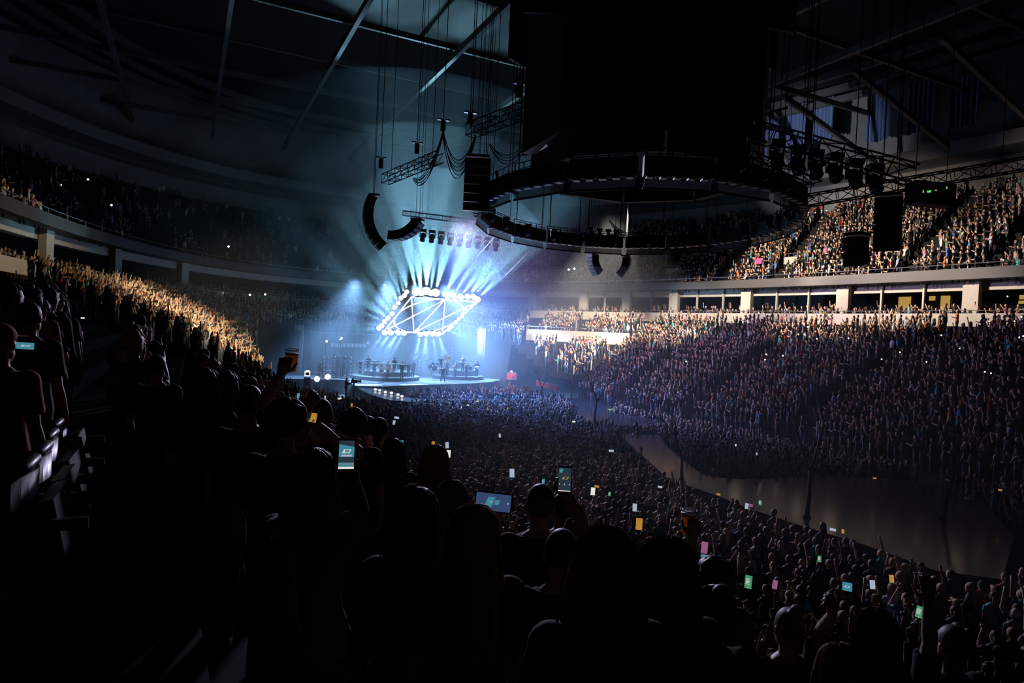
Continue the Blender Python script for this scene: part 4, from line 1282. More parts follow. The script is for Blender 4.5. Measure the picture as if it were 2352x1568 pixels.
# hoists and draped cables
for i, (x, y, d) in enumerate(((1018, 286, 40), (1080, 270, 38), (958, 338, 43), (1193, 205, 34), (875, 372, 45))):
    p = at_d(x, y, d)
    root = thing('chain_hoist', 'black chain hoist, %s from the left above the left trusses' % ORD[[2, 3, 1, 4, 0][i]], 'hoist', p, .3, 'chain hoists')
    MB().lathe((0, 0, 0), [(.1, -.45), (.16, -.38), (.16, .2), (.11, .28)], 10).build('motor', M_['blackmetal'], root, True)
    for s in (-1, 1): MB().box((s * .24, 0, .3), (.26, .2, .1)).build('bracket', M_['chrome'], root)
    MB().bar((0, 0, .3), (0, 0, 33 - p[2]), .025).build('chain', M_['black'], root)
def cable_run(a, b, sag, n, label):
    root = thing('cable_bundle', label, 'cables', a)
    for i in range(n):
        s = sag * (1 + .12 * i); o = np.array([.04 * math.sin(i * 2.1), .04 * math.cos(i * 1.7), -.03 * i])
        pts = [np.asarray(a) * (1 - t) + np.asarray(b) * t + Z3 * (-4 * s * t * (1 - t)) + o - np.asarray(a) for t in np.linspace(0, 1, 13)]
        MB().tube([tuple(p) for p in pts], .028, 5).build('cable', M_['black'], root, True)
cable_run(at_d(1018, 302, 40), at_d(1092, 310, 38), 1.6, 6, 'bundle of black cables sagging between two hoists')
cable_run(at_d(1018, 302, 40), at_d(950, 408, 43), .9, 6, 'bundle of black cables running down to the far left truss')
cable_run(at_d(1125, 330, 36), at_d(1240, 270, 34), 1.2, 4, 'black cables looping under the rising truss')
cable_run(at_d(1140, 390, 30), at_d(1160, 440, 30), .3, 4, 'coil of black cable beside the straight speaker array')
cable_run(at_d(1400, 505, 47), at_d(1490, 520, 47), .7, 5, 'tangle of cables inside the ring')

for i, (a, b, lab) in enumerate((((1192, 480, 44), (893, 822, 71), 'thin pale line slanting from the ring past the rhombus to the left drum kit'), ((1262, 530, 46), (1106, 688, 70), 'thin pale line slanting from the ring to the right tip of the rhombus'), ((1000, 768, 69), (949, 829, 72), 'thin pale line from the lower edge of the rhombus to the tall backing singer'), ((975, 766, 69), (948, 829, 72), 'steeper thin pale line from the rhombus to the tall backing singer'))):
    p, q = at_d(*a), at_d(*b)
    o = MB().tube([(0, 0, 0), tuple(q - p)], .017, 6).build('stage_line', M_['white']); o.location = p  # thin solid white line between two points
    prop(o, lab, 'cable')

# blue curtains at the upper right wall
mk('curtain', (.15, .2, .38), .35, spec=.6)
def curtain(x0, x1, y0, y1, i):
    k0, k1 = k_at_px(x0, TB + 1.2, 28, -.6, 1.5), k_at_px(x1, TB + 1.2, 28, -.6, 1.5)
    ks = np.linspace(k0, k1, 40)
    base = ring(TB + 1.6, ks, 0)
    dn = ring(TB + 2.0, ks, 0) - base
    dd = (base[20] - CAM) @ _fw
    zt, zb = at_d((x0 + x1) / 2, y0, dd)[2], at_d((x0 + x1) / 2, y1, dd)[2]
    rows = []
    for f in np.linspace(0, 1, 9):
        gath = .8 * f
        ph = np.linspace(0, 11 * pi, 40)
        off = (np.sin(ph) + .4 * np.sin(ph * 2.3 + i)) * (.25 + .25 * f)
        r = base + dn * (off[:, None] + .9)
        r[:, 2] = zt + (zb - zt) * f + .25 * f * np.sin(np.linspace(0, pi, 40)) * (-1 if i % 2 else 1)
        rows.append(r)
    mb = MB()
    for a, b in zip(rows[:-1], rows[1:]): mb.strip(a, b)
    o = mb.build('curtain', M_['curtain'], None, True)
    prop(o, 'gathered blue curtain, %s from the left on the upper right wall' % ORD[i], 'curtain', 'blue curtains on the upper right wall')
    mb = MB(); mb.tube([tuple(p + np.array([0, 0, zt + .1])) for p in (base[0], base[20], base[39])], .06, 6)
    mb.build('curtain_rail', M_['steel'], o)
for i, c in enumerate(((1758, 1791, 268, 372), (1807, 1851, 246, 372), (1868, 1913, 232, 330), (1992, 2047, 188, 325), (2086, 2149, 165, 312), (2184, 2252, 182, 290))): curtain(*c, i)

# roof steel
def beam(a, b, w_, h_, name='ceiling_beam', m='steel'):
    a, b = Vector(a), Vector(b)
    x = (b - a).normalized(); y = x.cross(Vector((0, 0, 1))).normalized(); z = y.cross(x)
    c = []
    for p in (a, b):
        for sy, sz in ((-1, -1), (1, -1), (1, 1), (-1, 1)): c.append(p + y * (sy * w_ / 2) + z * (sz * h_ / 2))
    mb = MB().add(c, [(0, 3, 2, 1), (4, 5, 6, 7), (0, 1, 5, 4), (1, 2, 6, 5), (2, 3, 7, 6), (3, 0, 4, 7)])
    return mb
for a in range(-27, 36, 9):
    prop(beam(W(NC + a, UC - 40, 31.2), W(NC + a, UC + 74, 31.2), .35, .6).build('ceiling_beam', M_['steel']), 'long steel roof beam running toward the stage end', kind='structure')
for a in range(-30, 75, 9):
    prop(beam(W(NC - 42, UC + a, 32.2), W(NC + 46, UC + a, 32.2), .25, .5).build('ceiling_beam', M_['steel']), 'steel roof beam running across the arena', kind='structure')
for a in np.arange(-28, 60, 7.3):
    b = MB()
    A_, B_ = W(NC + 30, UC + a, 31.0), W(NC + 44, UC + a, 26.8)
    mb = beam(A_, B_, .35, .45)
    prop(mb.build('ceiling_beam', M_['steel']), 'slanting pale roof strut above the right curtains', kind='structure')
for t, z in ((TB + 2.5, 34.2), (TB + 4.5, 34.6), (TB + 7.5, 35)):
    mb = MB(); kk2 = np.linspace(-.6, 3.7, 90)
    mb.strip(ring(t, kk2, z), ring(t, kk2, z + .7)); mb.strip(ring(t, kk2, z), ring(t - .5, kk2, z)); mb.strip(ring(t - .5, kk2, z), ring(t - .5, kk2, z + .7))
    prop(mb.build('ceiling_girder', M_['steel']), 'curved pale girder following the roof edge', kind='structure')

mk('shirt_orange', (.65, .1, .02), .8); mk('shirt_cyan', (.03, .35, .5), .8)
# ------------------------------------------------------------------ the stage: risers, band, gear
def disc(name, px, py, z0, r, tiers, label):
    f = at_z(px, py, z0)
    d = np.array([f[0], f[1]]); d = d / np.linalg.norm(d)
    c = f[:2] + d * r
    root = thing(name, label, 'riser', (c[0], c[1], z0))
    z = 0
    for i, (rr, h, back) in enumerate(tiers):
        o = d * back
        MB().lathe((o[0], o[1], z), [(rr, 0), (rr, h - .05)], 40).build('tier', M_['stageblack'], root, False)
        MB().lathe((o[0], o[1], z), [(rr, h - .05), (rr, h)], 40).build('tier_top', M_['stagedeck'], root, False)
        z += h
    return root, c
RL, cL = disc('round_riser', 885, 876, 1.5, 3.7, [(3.7, .38, 0), (2.9, .5, .75)], 'left round riser carrying keyboards, drums and four standing players')
RR, cR = disc('round_riser', 1050, 873, 1.5, 3.05, [(3.05, .4, 0), (2.4, .65, .6)], 'right round riser carrying drums, horn players and a guitarist')
def standing(px, py, z, label, **kw):
    p = at_z(px, py, z)
    face = kw.pop('face', None)
    s = kw.pop('s', 1.0)
    o = person('person', **kw)
    fa = math.atan2(-p[1], -p[0]) - pi / 2 if face is None else face
    stand_at(o, p, fa, s)
    prop(o, label, 'person')
    return o, p, fa
zl1, zl2, zr1, zr2 = 1.88, 2.38, 1.9, 2.55
singer, ps, fs = standing(1016.5, 878, 1.5, 'singer in a black jacket and white shoes standing alone at the front of the stage', pose='stride', legs='wide', hair='short', shirt='black', sleeve=.95, trousers='slacks', shoe='white', s=1.03, skin=0)
MB().box((0, .128, 1.22), (.07, .012, .17)).build('shirt_print', M_['red'], singer)
gl, p1, f1 = standing(890, 867.5, zl1, 'guitarist with the dark guitar on the left riser', pose='guitar', hair='curly', shirt='black', sleeve=.95, s=1.0, skin=2)
standing(922.5, 867.5, zl1, 'singer in black standing alone mid front of the left riser', pose='front', hair='short', shirt='black', sleeve=.95, skin=2, s=1.02)
standing(937.5, 866.5, zl1, 'small backing singer with long hair at the right of the left riser', pose='down', hair='long', fem=True, shirt='black', skin=1, s=.93)
standing(948, 865.5, zl1, 'tall backing singer at the right edge of the left riser', pose='front', hair='short', shirt='navy', sleeve=.95, skin=2, s=1.05)
standing(859, 866, zl1, 'percussion player in black at the left of the left riser', pose='keys', hair='cap', shirt='black', skin=2, s=.98)
kb, pk, fk = standing(845, 855, zl2, 'keyboard player raised behind the keys on the left riser', pose='keys', hair='short', shirt='black', sleeve=.95, skin=2, s=1.0)
standing(905, 856, zl2, 'drummer behind the left drum kit', pose='keys', hair='curly', shirt='navy', skin=2, s=.9)
gr, p2, f2 = standing(1094, 867, zr1, 'guitarist with white shoes at the right of the right riser', pose='guitar', hair='curly', shirt='black', sleeve=.95, shoe='white', skin=2, s=1.1)
sx, p3, f3 = standing(1044.5, 867, zr1, 'saxophone player in a grey shirt on the right riser', pose='horn', hair='short', hairc='grey', shirt='grey', skin=0, s=.95)
tp, p4_, f4 = standing(1070.5, 867, zr1, 'trumpet player blowing to the right on the right riser', pose='horn', hair='short', shirt='black', skin=1, s=.96)
ss, p5_, f5 = standing(1026, 866.5, zr1, 'sousaphone player behind the singer', pose='phone', hair='short', shirt='black', skin=2, s=1.08)
standing(1012, 852, zr2, 'drummer behind the right drum kit', pose='keys', hair='short', shirt='black', skin=2, s=.95)
standing(1062, 852, zr2, 'keyboard player in grey at the back of the right riser', pose='keys', hair='short', shirt='grey', skin=1, s=1.0)

def guitar(base, fa, label, s, m):
    root = thing('guitar', label, 'guitar', base, fa)
    root.scale = (s, s, s)
    b = MB(); b.ell((-.12, .24, 1.06), (.2, .045, .16), 16, 8); b.ell((.06, .24, 1.1), (.13, .042, .12), 16, 8)
    b.build('body', M_[m], root, True)
    MB().bar((.1, .25, 1.11), (.72, .27, 1.28), .022, 6).build('neck', M_['bark'], root)
    MB().box((.77, .272, 1.293), (.14, .025, .07), rot=Matrix.Rotation(-.27, 3, 'Y')).build('headstock', M_['black'], root)
guitar(p1, f1, 'dark guitar held by the curly-haired guitarist on the left riser', 1.0, 'red')
guitar(p2, f2, 'pale guitar held by the guitarist on the right riser', 1.1, 'white')
mk('brass', (.75, .55, .2), .25, metal=1.0)
def sousaphone(base, fa, s):
    root = thing('sousaphone', 'sousaphone with its big round bell above the player behind the singer', 'sousaphone', base, fa)
    root.scale = (s, s, s)
    Rm = Matrix.Rotation(R(-80), 3, 'X')
    MB().lathe((.02, .2, 2.0), [(.08, -.35), (.1, -.2), (.16, -.08), (.3, .0), (.36, .03), (.30, .0), (.1, -.2)], 24, Rm).build('bell', M_['brass'], root, True)
    pts = [(.36 * math.cos(a) - .02, .05 + .1 * math.sin(a), 1.35 + .42 * math.sin(a)) for a in np.linspace(-.6, 5.2, 26)]
    MB().tube(pts, [.05 - .0012 * i for i in range(26)], 10).build('coil', M_['brass'], root, True)
    MB().tube([(.0, .05, 1.8), (.0, -.1, 1.9), (.02, -.15, 2.02), (.02, -.05, 2.05)], [.05, .06, .07, .08], 10).build('neck_tube', M_['brass'], root, True)
sousaphone(p5_, f5, 1.08)
def saxophone(base, fa):
    root = thing('saxophone', 'saxophone held by the player in grey on the right riser', 'saxophone', base, fa)
    MB().tube([(0, .22, 1.5), (0, .32, 1.5), (0, .36, 1.42), (-.04, .36, 1.05), (-.06, .38, .92), (-.06, .46, .9), (-.05, .5, 1.0), (-.04, .56, 1.16)], [.012, .014, .018, .03, .04, .045, .05, .085], 12).build('horn', M_['brass'], root, True)
saxophone(p3, f3)
def trumpet(base, fa):
    root = thing('trumpet', 'trumpet held out by the player on the right riser', 'trumpet', base, fa)
    MB().tube([(0, .14, 1.5), (.05, .3, 1.47), (.14, .52, 1.44), (.19, .64, 1.43), (.21, .7, 1.43)], [.012, .013, .018, .03, .065], 12).build('horn', M_['brass'], root, True)
    for i in range(3): MB().bar((.08 + .02 * i, .36 + .04 * i, 1.4), (.08 + .02 * i, .36 + .04 * i, 1.53), .012, 8).build('valve', M_['brass'], root)
trumpet(p4_, f4)

def drum(mb, c, r, h, rot=None): mb.lathe(c, [(r, -h / 2), (r * 1.03, -h / 2 + .02), (r, -h / 2 + .04), (r, h / 2 - .04), (r * 1.03, h / 2 - .02), (r, h / 2)], 20, rot)
def drum_kit(px, py, z, label, mt):
    p = at_z(px, py, z)
    root = thing('drum_kit', label, 'drum kit', p, math.atan2(-p[1], -p[0]) - pi / 2)
    X = Matrix.Rotation(pi / 2, 3, 'X')
    b = MB(); drum(b, (0, .3, .3), .3, .4, X); b.build('bass_drum', M_[mt], root)
    for c, r, h, t in (((-.22, .3, .78), .16, .2, .2), ((.2, .3, .8), .17, .22, .2), ((.55, -.05, .45), .22, .4, 0), ((-.45, -.05, .6), .18, .14, 0)):
        b = MB(); drum(b, c, r, h, Matrix.Rotation(t, 3, 'X')); o = b.build('drum', M_[mt], root)
        MB().bar(Vector(c) - Vector((0, 0, h / 2)), (c[0], c[1], 0), .012).build('stand', M_['chrome'], o)
    for c, r in (((-.75, .25, 1.05), .25), ((-.4, .45, 1.3), .22), ((.55, .4, 1.3), .25), ((.9, .1, 1.1), .27)):
        b = MB(); b.lathe(c, [(r, -.005), (r * .3, .01), (.03, .035)], 20, Matrix.Rotation(.25, 3, 'X')); o = b.build('cymbal', M_['brass'], root, True)
        MB().bar(c, (c[0], c[1], 0), .012).build('stand', M_['chrome'], o)
drum_kit(897, 855, zl2, 'drum kit with gleaming cymbals on the left riser', 'white')
drum_kit(998, 851, zr2, 'drum kit with a big dark bass drum on the right riser', 'stageblack')
def keyboard(px, py, z, w_, label, two=False):
    p = at_z(px, py, z)
    root = thing('keyboard', label, 'keyboard', p, math.atan2(-p[1], -p[0]) - pi / 2)
    for k, zz in enumerate((.95, 1.25) if two else (.95,)):
        o = MB().box((0, -.08 * k, zz), (w_ * (1 - .2 * k), .36, .1)).build('case', M_['black'], root)
        MB().box((0, -.1 - .08 * k, zz + .052), (w_ * (1 - .2 * k) * .9, .14, .01)).build('keys', M_['white'], o)
    st = MB()
    for s in (-1, 1): st.bar((s * w_ * .4, 0, 0), (-s * w_ * .2, 0, .9), .022); st.bar((s * w_ * .42, 0, 0), (s * w_ * .42, 0, 1.2), .018)
    st.build('stand', M_['blackmetal'], root)
keyboard(856, 858, zl2, 1.9, 'two-tier keyboard on the left riser below the keyboard player', True)
keyboard(916, 858, zl2, 1.5, 'single keyboard right of the left drum kit')
keyboard(1055, 852, zr2, 1.3, 'keyboard at the back of the right riser')
def amp(px, py, z, w_, h_, label, mt='white', group=None):
    p = at_z(px, py, z)
    root = thing('amplifier', label, 'amplifier', p, math.atan2(-p[1], -p[0]) - pi / 2, group)
    MB().box((0, 0, h_ / 2), (w_, .45, h_)).build('cabinet', M_['alu'], root)
    nn = max(1, int(h_ / .38))
    for i in range(nn):
        o = MB().box((0, .23, h_ * (i + .5) / nn), (w_ * .86, .02, h_ / nn * .8)).build('grille', M_[mt], root)
        MB().lathe((0, .245, h_ * (i + .5) / nn), [(min(w_, h_ / nn) * .34, 0), (min(w_, h_ / nn) * .3, .012), (.03, -.01)], 16, Matrix.Rotation(-pi / 2, 3, 'X')).build('speaker_cone', M_['black'], o)
amp(827, 858, zl2, .75, 1.25, 'tall pale speaker cabinet at the left end of the left riser')
amp(876, 857, zl2, .55, 1.1, 'pale speaker cabinet left of the left drum kit')
amp(1080, 853, zr2, .7, .75, 'pale speaker cabinet behind the guitarist on the right riser')
def congas(px, py, z):
    p = at_z(px, py, z)
    root = thing('percussion_table', 'percussion table with pale drums at the left of the right riser', 'percussion', p, .2)
    MB().box((0, 0, .8), (1.3, .5, .08)).build('table_top', M_['white'], root)
    for s in (-.5, .5): MB().box((s, 0, .4), (.06, .4, .78)).build('leg', M_['chrome'], root)
    for i, x in enumerate((-.4, 0, .38)): b = MB(); drum(b, (x, 0, .98), .15, .26); b.build('drum', M_['white' if i != 1 else 'red'], root)
congas(1003, 862, zr1)

# lamps and gear on stage left
p0 = at_z(770, 876, 1.2)
def light_stand(px, py, z, h_, n, label):
    p = at_z(px, py, z)
    root = thing('light_stand', label, 'light stand', p, math.atan2(-p[1], -p[0]) - pi / 2, 'light stands at stage left')
    po = MB(); po.bar((-.22, 0, 0), (-.22, 0, h_), .03); po.bar((.22, 0, 0), (.22, 0, h_), .03); po.build('post', M_['blackmetal'], root)
    MB().box((0, 0, .03), (.8, .6, .06)).build('base', M_['black'], root)
    for i in range(n):
        z_ = .35 + (h_ - .4) * i / (n - 1)
        o = MB().lathe((0, .05, z_), [(.1, -.12), (.15, -.1), (.16, .08)], 12, Matrix.Rotation(-pi / 2 + .4, 3, 'X')).build('lamp', M_['blackmetal'], root, True)
        MB().ell((0, .14, z_ + .02), (.12, .03, .12), 12, 6).build('lens', M_['chrome'], o, True)
for i, (x, y, h_, n) in enumerate(((735, 868, 1.6, 4), (742, 866, 2.1, 5), (752, 866, 2.1, 5), (767, 867, 2.2, 5), (777, 868, 2.3, 5), (791, 869, 2.3, 5), (804, 868, 2.2, 5))):
    light_stand(x, y, 1.5, h_, n, 'ladder of dark lamps, %s from the left beside the stage' % ORD[i])
for i, (x, y, z) in enumerate(((962, 864, 1.5), (969, 862, 1.5), (1120, 858, 1.5), (1126, 858, 1.5))):
    light_stand(x, y, z, 1.9, 5, ['ladder of dark lamps right of the left riser', 'ladder of dark lamps between the two risers', 'ladder of dark lamps right of the right riser', 'ladder of dark lamps before the right stage drape'][i])
def blinder(px, py, d, label, pw):
    p = at_d(px, py, d)
    root = thing('floor_lamp', label, 'stage light', p, math.atan2(-p[1], -p[0]) - pi / 2)
    MB().lathe((0, -.05, 0), [(.14, -.2), (.24, -.15), (.27, .06)], 16, Matrix.Rotation(-pi / 2, 3, 'X')).build('body', M_['blackmetal'], root, True)
    MB().ell((0, .05, 0), (.27, .1, .27), 16, 8).build('lens', M_['bulb'], root, True)
    MB().tube([(-.32, 0, -.05), (-.32, 0, .6), (.32, 0, .6), (.32, 0, -.05)], .03, 6).build('yoke', M_['white'], root)
    MB().bar((0, -.05, -.2), (0, -.05, -(p[2] - .02)), .05, 8).build('post', M_['blackmetal'], root)
    v = CAM - p; v /= np.linalg.norm(v)
    spot('floor_lamp_light', p + v * .2, p + v * 10 + Z3 * 1.5, pw, (.55, .6, 1.0), 50, .9, .2)
blinder(728, 870, 62, 'blazing floor lamp at far stage left, the lower left one of two', 900)
blinder(753, 865, 63, 'blazing floor lamp at far stage left, the upper right one of two', 1300)
def monitor():
    p = at_d(706, 858, 60)
    root = thing('monitor', 'white-framed monitor standing left of the blazing floor lamps', 'monitor', p, math.atan2(-p[1], -p[0]) - pi / 2)
    mk('glow_white', (.8, .8, .8), .4, emit=(1, .98, .94), es=1.1)  # white with brightness put into the material, also on case and letters
    MB().box((0, -.1, 0), (.5, .2, .45)).build('case', M_['glow_white'], root)
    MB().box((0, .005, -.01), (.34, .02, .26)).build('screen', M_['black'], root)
    MB().box((-.02, -.1, .26), (.3, .15, .1)).build('top_box', M_['glow_white'], root)
    MB().box((0, -.1, -(p[2] + .22) / 2 - .11), (.6, .5, p[2] - .23)).build('stand', M_['black'], root)
monitor()
def camera_man():
    q = at_d(796, 867, 55)
    plat = thing('camera_platform', 'low black platform under the camera operator by the runway', 'platform', (q[0], q[1], 0), .3)
    zt = q[2] - 1.77
    MB().box((.35, 0, zt / 2), (1.9, 1.3, zt)).build('deck', M_['stageblack'], plat)
    o = person('person', P=((-.24, .16, 1.22), (-.08, .36, 1.3), (.24, .16, 1.22), (.1, .38, 1.34)), hair='cap', shirt='black', sleeve=.95, skin=1)
    stand_at(o, (q[0], q[1], zt), -1.2); prop(o, 'camera operator in black beside the start of the runway', 'person')
    p = q + np.array([.62, .1, -.28])
    root = thing('broadcast_camera', 'black broadcast camera on a pedestal at the start of the runway', 'camera', p, -1.2)
    MB().box((0, 0, 0), (.2, .5, .26)).build('body', M_['black'], root)
    MB().lathe((0, .25, 0), [(.07, 0), (.09, .2), (.12, .3), (.12, .34)], 14, Matrix.Rotation(-pi / 2, 3, 'X')).build('lens', M_['blackmetal'], root, True)
    MB().box((-.1, -.1, .19), (.14, .16, .11)).build('viewfinder', M_['black'], root)
    MB().bar((0, 0, -.13), (0, 0, -(p[2] - zt) + .02), .07, 10).build('pedestal', M_['blackmetal'], root)
camera_man()
def road_case():
    p = at_z(1174, 872, 1.5)
    root = thing('road_case', 'red road case with metal edges at the right end of the stage', 'case', p, math.atan2(-p[1], -p[0]) - pi / 2)
    MB().box((0, 0, .48), (1.3, .6, .8)).build('box', M_['red'], root)
    e = MB()
    for x in (-.65, 0, .65):
        e.box((x, .3, .48), (.05, .04, .84))
    for z in (.08, .9): e.box((0, .3, z), (1.34, .04, .05))
    e.build('edge', M_['alu'], root)
    for x in (-.5, .5):
        for y in (-.2, .2): MB().lathe((x, y, .04), [(.05, -.04), (.05, .04)], 10).build('caster', M_['black'], root)
    d = thing('drum', 'white drum lying on top of the red road case', 'drum', p + np.array([0, 0, 1.05]))
    b = MB(); drum(b, (0, 0, 0), .22, .26); b.build('shell', M_['white'], d); MB().lathe((0, 0, .13), [(.22, 0), (.21, .02)], 18).build('head', M_['white'], d)
road_case()
def rope_curtain(x0, x1, y0, y1, d, label):
    root = thing('rope_curtain', label, 'rope curtain', at_d((x0 + x1) / 2, y1, d))
    o = at_d((x0 + x1) / 2, y1, d)
    top = at_d((x0 + x1) / 2, y0, d)[2]
    for i in range(9):
        q = at_d(x0 + (x1 - x0) * i / 8, y1, d + .25 * (i % 2)) - o
        MB().tube([tuple(q), (q[0] + .05 * math.sin(i), q[1], (top - o[2]) * .5), (q[0] * 1.05, q[1], top - o[2] + .1 * (i % 3))], .035, 5).build('rope', M_['white'], root, True)
    MB().bar(at_d(x0, y0, d) - o, at_d(x1, y0, d) - o, .06, 6).build('top_bar', M_['alu'], root)
rope_curtain(674, 692, 748, 856, 72, 'curtain of pale ropes hanging at the left side of the stage')
rope_curtain(1095, 1111, 757, 836, 76, 'curtain of pale ropes hanging at the right side of the stage')
def pole(px, y0, y1, d, label):
    p = at_d(px, y1, d)
    root = thing('lamp_pole', label, 'lamp pole', p)
    h_ = at_d(px, y0, d)[2] - p[2]
    MB().bar((0, 0, 0), (0, 0, h_), .035, 8).build('pole', M_['alu'], root)
    MB().tube([(-.2, 0, h_ + .3), (-.18, 0, h_ + .05), (0, 0, h_), (.18, 0, h_ + .05), (.2, 0, h_ + .3)], .03, 6).build('bracket', M_['alu'], root)
    MB().ell((.06, 0, h_ + .2), (.13, .13, .13), 12, 8).build('lamp', M_['glow_white'], root, True)
pole(780, 781, 850, 68, 'thin pole with a small round lamp at stage left')
pole(746, 788, 852, 68, 'shorter thin lamp pole left of the tall one')
# stage drape across the end of the hall and round its corners
mk('drape2', (.10, .115, .10), .9, noise=.15, nscale=.7)
def stage_drape():
    path = [W(NC + a, UC + b) for a, b in ((-14.3, 40.5), (-14.2, 46), (-13.4, 51), (-11, 53.2), (-6, 53.4), (0, 53.4), (6, 53.4), (11, 53.3), (13.6, 52.8), (14.4, 51.5), (14.6, 50.6))]
    P = np.array(path)
    s = np.concatenate([[0], np.cumsum(np.linalg.norm(np.diff(P, axis=0), axis=1))])
    ss = np.linspace(0, s[-1], 420)
    c = np.stack([np.interp(ss, s, P[:, j]) for j in range(2)], 1)
    t = np.gradient(c, axis=0); t /= np.linalg.norm(t, axis=1)[:, None]
    nn = np.stack([-t[:, 1], t[:, 0]], 1)
    top = np.interp(ss, [0, 6, s[-1] - 1, s[-1]], [4.0, 6.25, 6.25, 6.2])
    rows = []
    for f in np.linspace(0, 1, 6):
        w_ = (np.sin(ss * 4.2 + 1.3 * np.sin(ss * .7)) * .10 + .05 * np.sin(ss * 9)) * (.5 + f)
        q = c + nn * w_[:, None]
        rows.append(np.concatenate([q, (top * (1 - f))[:, None]], 1))
    mb = MB()
    for a, b in zip(rows[:-1], rows[1:]): mb.strip(a, b)
    o = mb.build('stage_drape', M_['drape2'], None, True)
    prop(o, 'tall dark grey drape closing off the stage end of the hall', 'drape')
    MB().tube([tuple(p) for p in rows[0][::6]], .05, 6).build('top_rail', M_['alu'], o)
stage_drape()
# row of pale square signs on the drape
for i in range(9):
    p = on_u(764 + i * 9.2, 792 + .15 * i, UC + 53.1)
    o = MB().box((0, 0, 0), (.36, .03, .42)).build('square_sign', M_['white']); o.location = p; o.rotation_euler = (0, 0, TH)
    prop(o, 'pale blank square sign, %s from the left in the row on the dark drape' % ORD[i], 'sign', 'row of square signs')
p = on_u(846, 787, UC + 53.1)
o = MB().box((0, 0, 0), (.34, .03, .34)).build('square_sign', M_['white']); o.location = p; o.rotation_euler = (0, 0, TH); prop(o, 'pale blank square sign alone above the end of the row', 'sign')
for i, y in enumerate((800, 808, 814.5, 821)):
    p = on_u(1045, y, UC + 52.9)
    root = thing('light_bar', 'thin bright light bar, %s from the top behind the right riser' % ORD[i], 'light bar', p, TH, 'light bars behind the right riser')
    MB().box((0, 0, 0), (.85, .06, .05)).build('tube', M_['tube'], root); MB().box((0, .05, 0), (.95, .05, .09)).build('housing', M_['blackmetal'], root)
def flood():
    p = at_z(1112, 861, 1.6)
    root = thing('flood_lamp', 'bright flood lamp on the stage floor beside the right rope curtain', 'stage light', p, .3)
    MB().box((0, 0, .12), (.6, .3, .24)).build('body', M_['blackmetal'], root)
    MB().box((0, 0, .255), (.52, .24, .03)).build('lens', M_['bulb'], root)
    spot('flood_light', p + Z3 * .35, p + np.array([-3.5, -1.0, 7]), 26000, (.4, .58, 1.0), 70, .9, .2)
flood()
# footlights on the runway
for i, (x, y) in enumerate(((862, 897), (872, 899), (885, 903), (899, 905), (914, 909), (923, 913))):
    p = at_z(x, y, 1.42)
    root = thing('footlight', 'bright footlight on the runway, %s from the stage' % ORD[i], 'footlight', p + np.array([0, 0, .1]), math.atan2(-p[1], -p[0]) - pi / 2, 'footlights on the runway')
    MB().box((0, -.05, -.02), (.3, .2, .14)).build('body', M_['blackmetal'], root)
    MB().ell((0, .06, .02), (.14, .05, .1), 12, 6).build('lens', M_['bulb'], root, True)
spot('runway_wash', at_z(890, 895, 1.42) + Z3 * 2.6, at_z(900, 905, 1.42), 500, (.75, .85, 1.0), 90, .8, .3)  # single spot above the runway, pointing down at the deck

# ------------------------------------------------------------------ bare trees along the runways
def tree(px, py, z, htop, seed, label, lean=0.0, fork=.35):
    r = random.Random(seed)
    p = at_z(px, py, z)
    root = thing('bare_tree', label, 'tree', p, r.uniform(0, .4), 'bare trees along the runways')
    H = htop
    tr, tw = MB(), MB()
    def limb(a, d, L, rad, depth):
        pts = [a]; q = a.copy(); dd = d.copy()
        n = 4
        for i in range(n):
            dd = (dd + Vector((r.uniform(-.12, .12), r.uniform(-.12, .12), .06))).normalized()
            q = q + dd * (L / n); pts.append(q.copy())
        e = rad * (.62 if depth < 3 else .45)
        (tr if depth < 2 else tw).tube(pts, [rad + (e - rad) * i / n for i in range(n + 1)], 8 if depth < 2 else 5)
        if depth >= 5: return
        k = 2 if depth < 1 else (3 if depth < 4 else 2)
        a0 = r.uniform(0, 6.28)
        for j in range(k):
            ang = a0 + 2 * pi * j / k + r.uniform(-.4, .4)
            sp = r.uniform(.28, .5) if depth == 0 else r.uniform(.45, .8)
            if depth == 0: ang = (0 if j == 0 else pi) + r.uniform(-.3, .3)
            x = dd.orthogonal().normalized() if depth else Vector((1, 0, 0)); y = dd.cross(x).normalized()
            nd = (dd * math.cos(sp) + (x * math.cos(ang) + y * math.sin(ang)) * math.sin(sp)).normalized()
            limb(q, nd, L * (r.uniform(.95, 1.25) if depth == 0 else r.uniform(.55, .72)), e * (.9 if depth == 0 else .72), depth + 1)
    tr.lathe((0, 0, 0), [(.2, 0), (.15, .12), (.13, .25)], 10)
    limb(Vector((0, 0, 0)), Vector((lean, 0, 1)).normalized(), H * fork, .12, 0)
    root.scale = (.72, .72, .72)
    tr.build('trunk', M_['bark'], root, True); tw.build('twigs', M_['bark'], root, True)
for i, (x, y, h_, le, fk, lab) in enumerate(((1243, 920, 4.4, .02, .36, 'bare tree standing nearest the stage, left of all the trees'), (1312, 916, 4.1, .05, .4, 'bare tree on the runway, second from the stage'), (1365, 974, 4.4, .03, .5, 'slim bare tree on the round platform of the runway'),
        (1565, 1106, 4.4, .03, .3, 'large forked bare tree on the long runway'), (1853, 1188, 4.4, .1, .5, 'leaning bare tree in the dark of the long runway'), (2166, 1190, 4.2, .12, .55, 'bare tree farthest right in the dark'))):
    tree(x, y, 1.4, h_, 30 + i, lab, le, fk)

